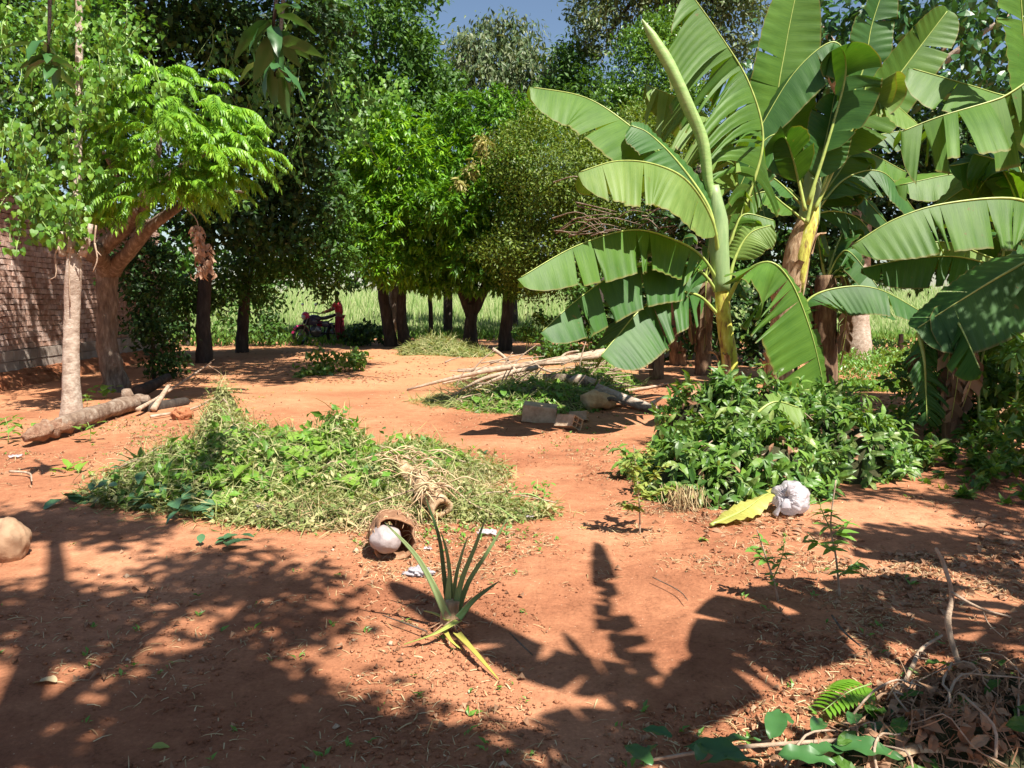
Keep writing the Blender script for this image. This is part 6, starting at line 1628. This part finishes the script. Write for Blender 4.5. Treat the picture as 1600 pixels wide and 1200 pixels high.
dryleaf('bright leaf standing on edge in the path beyond the heap', 758, 712, .15, 'blue', .3, .8)
dryleaf('green leaf on the sunny soil at the end of the dappled shade', 532, 900, .05, 'sapl2', 1.0)

# ------------------------------------------------------------------ litter, clods, sprouts on the soil
def zoned(n, zones, r):
    P = []
    w = np.array([z[4] for z in zones], float); w /= w.sum()
    for k in r.choice(len(zones), n, p=w):
        z = zones[k]
        g = gnd(r.uniform(z[0], z[1]), r.uniform(z[2], z[3])); 
        P.append((g.x + r.normal(0, .05), g.y + r.normal(0, .08), 0))
    P = np.array(P)
    kp = np.array([noise.noise((x * .9, y * .9, 11)) + .6 * noise.noise((x * 3, y * 3, 2)) for x, y, _ in P]) + r.normal(0, .12, n) > -.03
    P = P[kp]
    P[:, 2] = [terr(x, y) + .004 for x, y, _ in P]
    return P
zs = [(-60, 1660, 640, 1260, 3), (180, 420, 640, 720, 2.2), (0, 200, 640, 760, 1.2), (620, 1000, 600, 720, 1.6), (560, 900, 790, 900, 1.4), (950, 1500, 780, 900, 1.6), (1250, 1600, 840, 980, 1.4), (1080, 1600, 960, 1200, .8), (900, 1150, 700, 830, 1.0), (1280, 1460, 590, 680, 1.6), (300, 620, 570, 660, .8)]
P = zoned(26000, zs, r1); n = len(P)
U = np.tile([0, 0, 1.], (n, 1)) + r1.normal(0, .3, (n, 3))
d = r1.normal(0, 1, (n, 3)) * np.array([1, 1, .12])
V, Q, T = scatter(*BLADE, P, d, U, rnd(n, .02, .09), rnd(n, .0025, .006)); ob('straw_litter', mesh_np('straw_litter', V, Q, T, smooth=False), M['straw'], kind='stuff')
P = zoned(5500, zs, r1); n = len(P)
d = r1.normal(0, 1, (n, 3)) * np.array([1, 1, .2]); U = np.tile([0, 0, 1.], (n, 1)) + r1.normal(0, .4, (n, 3))
V, Q, T = scatter(*leaf_t(.3, .6, .4), P + np.array([0, 0, .004]), d, U, rnd(n, .015, .05)); ob('leaf_litter', mesh_np('leaf_litter', V, Q, T, smooth=False), M['dryleaf'], kind='stuff')
zt = [(1290, 1600, 800, 900, 3), (1080, 1400, 800, 850, 2), (1350, 1600, 840, 960, 2), (560, 700, 760, 850, .6)]
P = zoned(1000, zt, r1); n = len(P)
d = r1.normal(0, 1, (n, 3)) * np.array([1, 1, .3]); U = np.tile([0, 0, 1.], (n, 1)) + r1.normal(0, .5, (n, 3))
V, Q, T = scatter(*leaf_n(.25, .3, .3), P + np.array([0, 0, .006]), d, U, rnd(n, .03, .08)); ob('mulch', mesh_np('mulch', V, Q, T, smooth=False), M['dryleaf'], kind='stuff')
# clods
OCT = ([(1,0,0),(-1,0,0),(0,1,0),(0,-1,0),(0,0,.8),(.5,.5,-.3)], [], [(0,2,4),(2,1,4),(1,3,4),(3,0,4),(0,5,2),(2,5,1),(1,5,3),(3,5,0)])
P = zoned(26000, [(-60, 1660, 640, 1260, 3), (600, 1150, 600, 760, 1.2), (560, 1600, 850, 1150, 2)], r1); n = len(P)
V, Q, T = scatter(*OCT, P, r1.normal(0, 1, (n, 3)) * np.array([1, 1, .1]), np.tile([0, 0, 1.], (n, 1)) + r1.normal(0, .2, (n, 3)), np.minimum(.02, .002 + r1.exponential(.0028, n)))
ob('soil_clods', mesh_np('soil_clods', V, Q, T, smooth=True), M['soil'], kind='stuff')
P = zoned(500, [(-60, 1660, 700, 1260, 2), (960, 1120, 655, 690, 1.4), (560, 800, 590, 640, 1)], r1); n = len(P)
V, Q, T = scatter(*OCT, P, r1.normal(0, 1, (n, 3)) * np.array([1, 1, .1]), np.tile([0, 0, 1.], (n, 1)), np.minimum(.03, .003 + r1.exponential(.005, n)))
ob('pebbles', mesh_np('pebbles', V, Q, T, smooth=True), M['clay'], kind='stuff')
# tiny sprouts and green bits
P = zoned(900, [(-60, 1660, 660, 1260, 2), (830, 1150, 640, 720, 1), (150, 420, 620, 720, 2), (560, 860, 760, 850, 3), (250, 620, 560, 620, 1)], r1); P = np.repeat(P, 4, 0); n = len(P)
d = dirs(n, 1.2) ; V, Q, T = scatter(*leaf_t(.2, .3, .2), P + r1.normal(0, .01, (n, 3)) * np.array([1, 1, 0]), d, np.tile([0, 0, 1.], (n, 1)) + r1.normal(0, .3, (n, 3)), rnd(n, .01, .05))
ob('ground_sprouts', mesh_np('ground_sprouts', V, Q, T, smooth=False), M['sapl2'], kind='stuff')
# dead leaf carpet under the far trees
P = zoned(5000, [(180, 700, 548, 600, 2), (700, 1600, 556, 640, 3)], r1); n = len(P)
V, Q, T = scatter(*leaf_t(.3, .3, .2), P, r1.normal(0, 1, (n, 3)) * np.array([1, 1, .1]), np.tile([0, 0, 1.], (n, 1)) + r1.normal(0, .2, (n, 3)), rnd(n, .04, .10))
ob('fallen_leaves', mesh_np('fallen_leaves', V, Q, T, smooth=False), M['dryleaf'], kind='stuff')

# ------------------------------------------------------------------ motorcycle and person
g = gnd(497, 537)
mc = thing('motorcycle', 'dark motorcycle with magenta front fender parked in the tree shade', 'motorcycle', loc=g, rz=math.radians(180 + 50))
mc.scale = (1.1, 1.1, 1.1)
def mobj(name, mb, mat, parent=mc, smooth=True): return ob(name, mb.mesh(name, smooth), M[mat], parent)
def torus(mb, c, R, r_, nR=32, nr=8):
    V = []
    for i in range(nR):
        a = 2 * math.pi * i / nR
        for j in range(nr):
            b = 2 * math.pi * j / nr
            V.append((c[0] + math.cos(a) * (R + r_ * math.cos(b)), c[1] + r_ * math.sin(b) * 1.2, c[2] + math.sin(a) * (R + r_ * math.cos(b))))
    Q = [(i * nr + j, i * nr + (j + 1) % nr, ((i + 1) % nR) * nr + (j + 1) % nr, ((i + 1) % nR) * nr + j) for i in range(nR) for j in range(nr)]
    mb.add(V, Q)
for wx in (.64, -.62):
    w = MB(); torus(w, (wx, 0, .30), .245, .055); tyre = mobj('wheel', w, 'black')
    rim = MB(); torus(rim, (wx, 0, .30), .195, .016); rim.tube([(wx, -.05, .30), (wx, .05, .30)], .05, 12)
    for k in range(10):
        a = math.pi * 2 * k / 10; rim.tube([(wx, 0, .30), (wx + .195 * math.cos(a), 0, .30 + .195 * math.sin(a))], .006, 4, cap=False)
    ob('rim', rim.mesh('rim'), M['metal'], tyre)
for s in (-1, 1):
    mobj('fork', MB().tube([(.64, .08 * s, .30), (.44, .08 * s, .78), (.38, .07 * s, .95)], [.022, .02, .022], 8), 'metal')
    mobj('shock_absorber', MB().tube([(-.55, .13 * s, .34), (-.42, .12 * s, .66)], [.03, .028], 8), 'metal')
fd = MB(); V = []
for i in range(14):
    a = math.radians(10 + 150 * i / 13)
    for y in (-.065, -.04, 0, .04, .065):
        rr_ = .325 - (.03 if abs(y) > .05 else 0)
        V.append((.64 + rr_ * math.cos(a), y, .30 + rr_ * math.sin(a)))
fd.add(V, [(i * 5 + j, i * 5 + j + 1, (i + 1) * 5 + j + 1, (i + 1) * 5 + j) for i in range(13) for j in range(4)])
mobj('front_fender', fd, 'pink')
fd = MB(); V = []
for i in range(12):
    a = math.radians(40 + 130 * i / 11)
    for y in (-.07, -.045, 0, .045, .07):
        rr_ = .33 - (.03 if abs(y) > .05 else 0)
        V.append((-.62 + rr_ * math.cos(a), y, .32 + rr_ * math.sin(a)))
fd.add(V, [(i * 5 + j, i * 5 + j + 1, (i + 1) * 5 + j + 1, (i + 1) * 5 + j) for i in range(11) for j in range(4)])
mobj('rear_fender', fd, 'mpaint')
def lump_m(name, c, r3, mat, amp=.1, seed=1): lumpy(name, c, r3, seed, M[mat], mc, amp, 12)
lump_m('fuel_tank', (.12, 0, .80), (.26, .13, .12), 'mpaint', .12)
lump_m('engine', (.06, 0, .42), (.20, .14, .17), 'metal', .35, 4)
lump_m('headlight', (.50, 0, .86), (.08, .09, .09), 'lamp', .05)
lump_m('headlight_cowl', (.44, 0, .90), (.12, .12, .12), 'pink', .1, 6)
for s in (-1, 1):
    lump_m('tank_shroud', (.26, .14 * s, .70), (.17, .03, .12), 'mpaint', .2, 7 + s)
    lump_m('side_panel', (-.22, .13 * s, .62), (.17, .025, .10), 'pink' if s < 0 else 'mpaint', .15, 5)
    mobj('mirror_stalk', MB().tube([(.34, .22 * s, 1.0), (.32, .30 * s, 1.12), (.30, .33 * s, 1.2)], .008, 5), 'black')
    lump_m('mirror', (.30, .34 * s, 1.24), (.02, .07, .045), 'mirror', .05)
    lump_m('turn_signal', (.46, .17 * s, .84), (.03, .04, .025), 'pink', .05)
    mobj('footpeg', MB().tube([(-.05, .1 * s, .32), (-.05, .25 * s, .32)], .015, 6), 'black')
mobj('handlebar', MB().tube(crom([(.25, -.36, .98), (.32, -.2, 1.0), (.37, 0, .97), (.32, .2, 1.0), (.25, .36, .98)], 16), .014, 8), 'black')
for s in (-1, 1): mobj('grip', MB().tube([(.29, .27 * s, .99), (.24, .38 * s, .978)], .021, 8), 'black')
st = MB().tube(crom([(.0, 0, .84), (-.2, 0, .80), (-.45, 0, .84), (-.72, 0, .90)], 14), [.09, .12, .13, .12, .07], 12, flat=.45); mobj('seat', st, 'seat')
mobj('frame', MB().tube(crom([(.38, 0, .92), (.1, 0, .68), (-.3, 0, .66), (-.6, 0, .78)], 12), .025, 8).tube(crom([(.38, 0, .9), (.3, 0, .5), (.2, 0, .26), (-.2, 0, .26), (-.3, 0, .64)], 14), .022, 8), 'black')
mobj('swing_arm', MB().tube([(-.15, .07, .34), (-.62, .08, .30)], .022, 8).tube([(-.15, -.07, .34), (-.62, -.08, .30)], .022, 8), 'black')
mobj('exhaust', MB().tube(crom([(.2, -.12, .42), (.22, -.15, .24), (-.1, -.16, .22), (-.45, -.17, .32), (-.72, -.17, .38)], 16), [.02, .02, .025, .045, .045], 10), 'metal')
mobj('side_stand', MB().tube([(-.08, .1, .28), (-.16, .24, .0)], .012, 6), 'black')
mobj('tail_light', MB().box((-.78, 0, .84), (.05, .12, .06)), 'pink', smooth=False)
mobj('rear_rack', MB().tube(crom([(-.55, -.1, .92), (-.85, -.08, .94), (-.85, .08, .94), (-.55, .1, .92)], 12), .01, 6), 'black')

def skin_obj(name, verts, edges, rads, mat, parent, sub=2):
    me = bpy.data.meshes.new(name); me.from_pydata([tuple(v) for v in verts], edges, []); me.update()
    o = ob(name, me, M[mat], parent)
    m1 = o.modifiers.new('Skin', 'SKIN'); m1.use_smooth_shade = True
    for i, rd in enumerate(rads):
        me.skin_vertices[0].data[i].radius = rd if hasattr(rd, '__len__') else (rd, rd)
    me.skin_vertices[0].data[0].use_root = True
    m2 = o.modifiers.new('Sub', 'SUBSURF'); m2.levels = sub; m2.render_levels = sub
    return o
gp = gnd(531, 536)
pe = thing('person', 'person in red shirt and maroon trousers reaching for the motorcycle handlebar', 'person', loc=gp, rz=0)
pe.scale = (1.08, 1.08, 1.08)
# local frame: x to the picture's right, -y to the viewer; the figure faces left
sh_, hip = 1.32, .92
Vb = [(0, 0, hip), (0, 0, 1.10), (-.03, 0, 1.26), (-.05, 0, 1.38), (-.06, -.01, 1.46), (-.08, -.02, 1.56),      # 0-5 pelvis..head
      (-.05, -.17, sh_), (-.22, -.26, 1.12), (-.46, -.28, 1.02), (-.54, -.28, .99),                                # 6-9 near arm (reaching)
      (-.02, .17, sh_), (-.20, .22, 1.12), (-.42, .16, 1.02), (-.50, .14, 1.0),                                   # 10-13 far arm
      (-.01, -.10, .86), (-.05, -.12, .48), (.0, -.12, .08), (-.13, -.13, .04),                                 # 14-17 near leg
      (.02, .10, .86), (.06, .12, .48), (.14, .12, .08), (.02, .14, .04)]                                       # 18-21 far leg
Eb = [(0,1),(1,2),(2,3),(3,4),(4,5),(2,6),(6,7),(7,8),(8,9),(2,10),(10,11),(11,12),(12,13),(0,14),(14,15),(15,16),(16,17),(0,18),(18,19),(19,20),(20,21)]
Rb = [.12,.11,.12,.065,.055,.095,.055,.042,.032,.022,.055,.042,.032,.022,.085,.058,.042,.035,.085,.058,.042,.035]
skin_obj('body', Vb, Eb, Rb, 'skin', pe)
skin_obj('shirt', [(.0,0,.90),(0,0,1.10),(-.03,0,1.27),(-.045,0,1.37),(-.05,-.18,1.32),(-.16,-.24,1.20),(-.02,.18,1.32),(-.13,.21,1.20)], [(0,1),(1,2),(2,3),(2,4),(4,5),(2,6),(6,7)], [(.155,.15),(.14,.145),(.145,.16),.07,.075,.065,.075,.065], 'shirt', pe)
skin_obj('trousers', [(0,0,.95),(-.01,-.10,.82),(-.05,-.12,.48),(.0,-.12,.12),(.02,.10,.82),(.06,.12,.48),(.14,.12,.12)], [(0,1),(1,2),(2,3),(0,4),(4,5),(5,6)], [.145,.11,.085,.07,.11,.085,.07], 'trouser', pe)
hd = lumpy('hair', (-.06, -.02, 1.62), (.098, .09, .095), 3, M['hair'], pe, .08, 14)
for (nm, c, r3, mt) in (('nose', (-.185, -.03, 1.56), (.018, .012, .02), 'skin'), ('ear', (-.06, -.118, 1.56), (.02, .01, .03), 'skin'), ('eye', (-.165, -.06, 1.585), (.01, .01, .008), 'hair'), ('eye', (-.170, .0, 1.585), (.01, .01, .008), 'hair'), ('mouth', (-.172, -.03, 1.52), (.006, .022, .006), 'shirt')):
    lumpy(nm, c, r3, 1, M[mt], pe, .05, 8)
for s, hx, hy, hz in ((-1, -.56, -.28, .985), (1, -.52, .14, .995)):
    hnd = ob('hand', MB().tube(crom([(hx + .06, hy, hz + .01), (hx, hy, hz), (hx - .035, hy, hz - .005)], 6), [.024, .03, .024], 8, flat=.6).mesh('hand'), M['skin'], pe)
    for k in range(4):
        yk = hy + (-.024 + .016 * k)
        ob('finger', MB().tube(crom([(hx - .02, yk, hz), (hx - .065 + abs(k - 1.4) * .008, yk, hz - .004), (hx - .07, yk, hz - .035), (hx - .045, yk, hz - .045)], 7), [.009, .0085, .007], 6).mesh('finger'), M['skin'], hnd)
    ob('thumb', MB().tube(crom([(hx + .01, hy - s * .02, hz - .01), (hx - .02, hy - s * .03, hz - .03), (hx - .045, hy - s * .015, hz - .04)], 6), [.011, .009, .007], 6).mesh('thumb'), M['skin'], hnd)
for s, fx, fy in ((0, -.07, -.125), (1, .08, .13)):
    lumpy('shoe', (fx, fy, .04), (.13, .05, .045), 2, M['black'], pe, .08, 10)
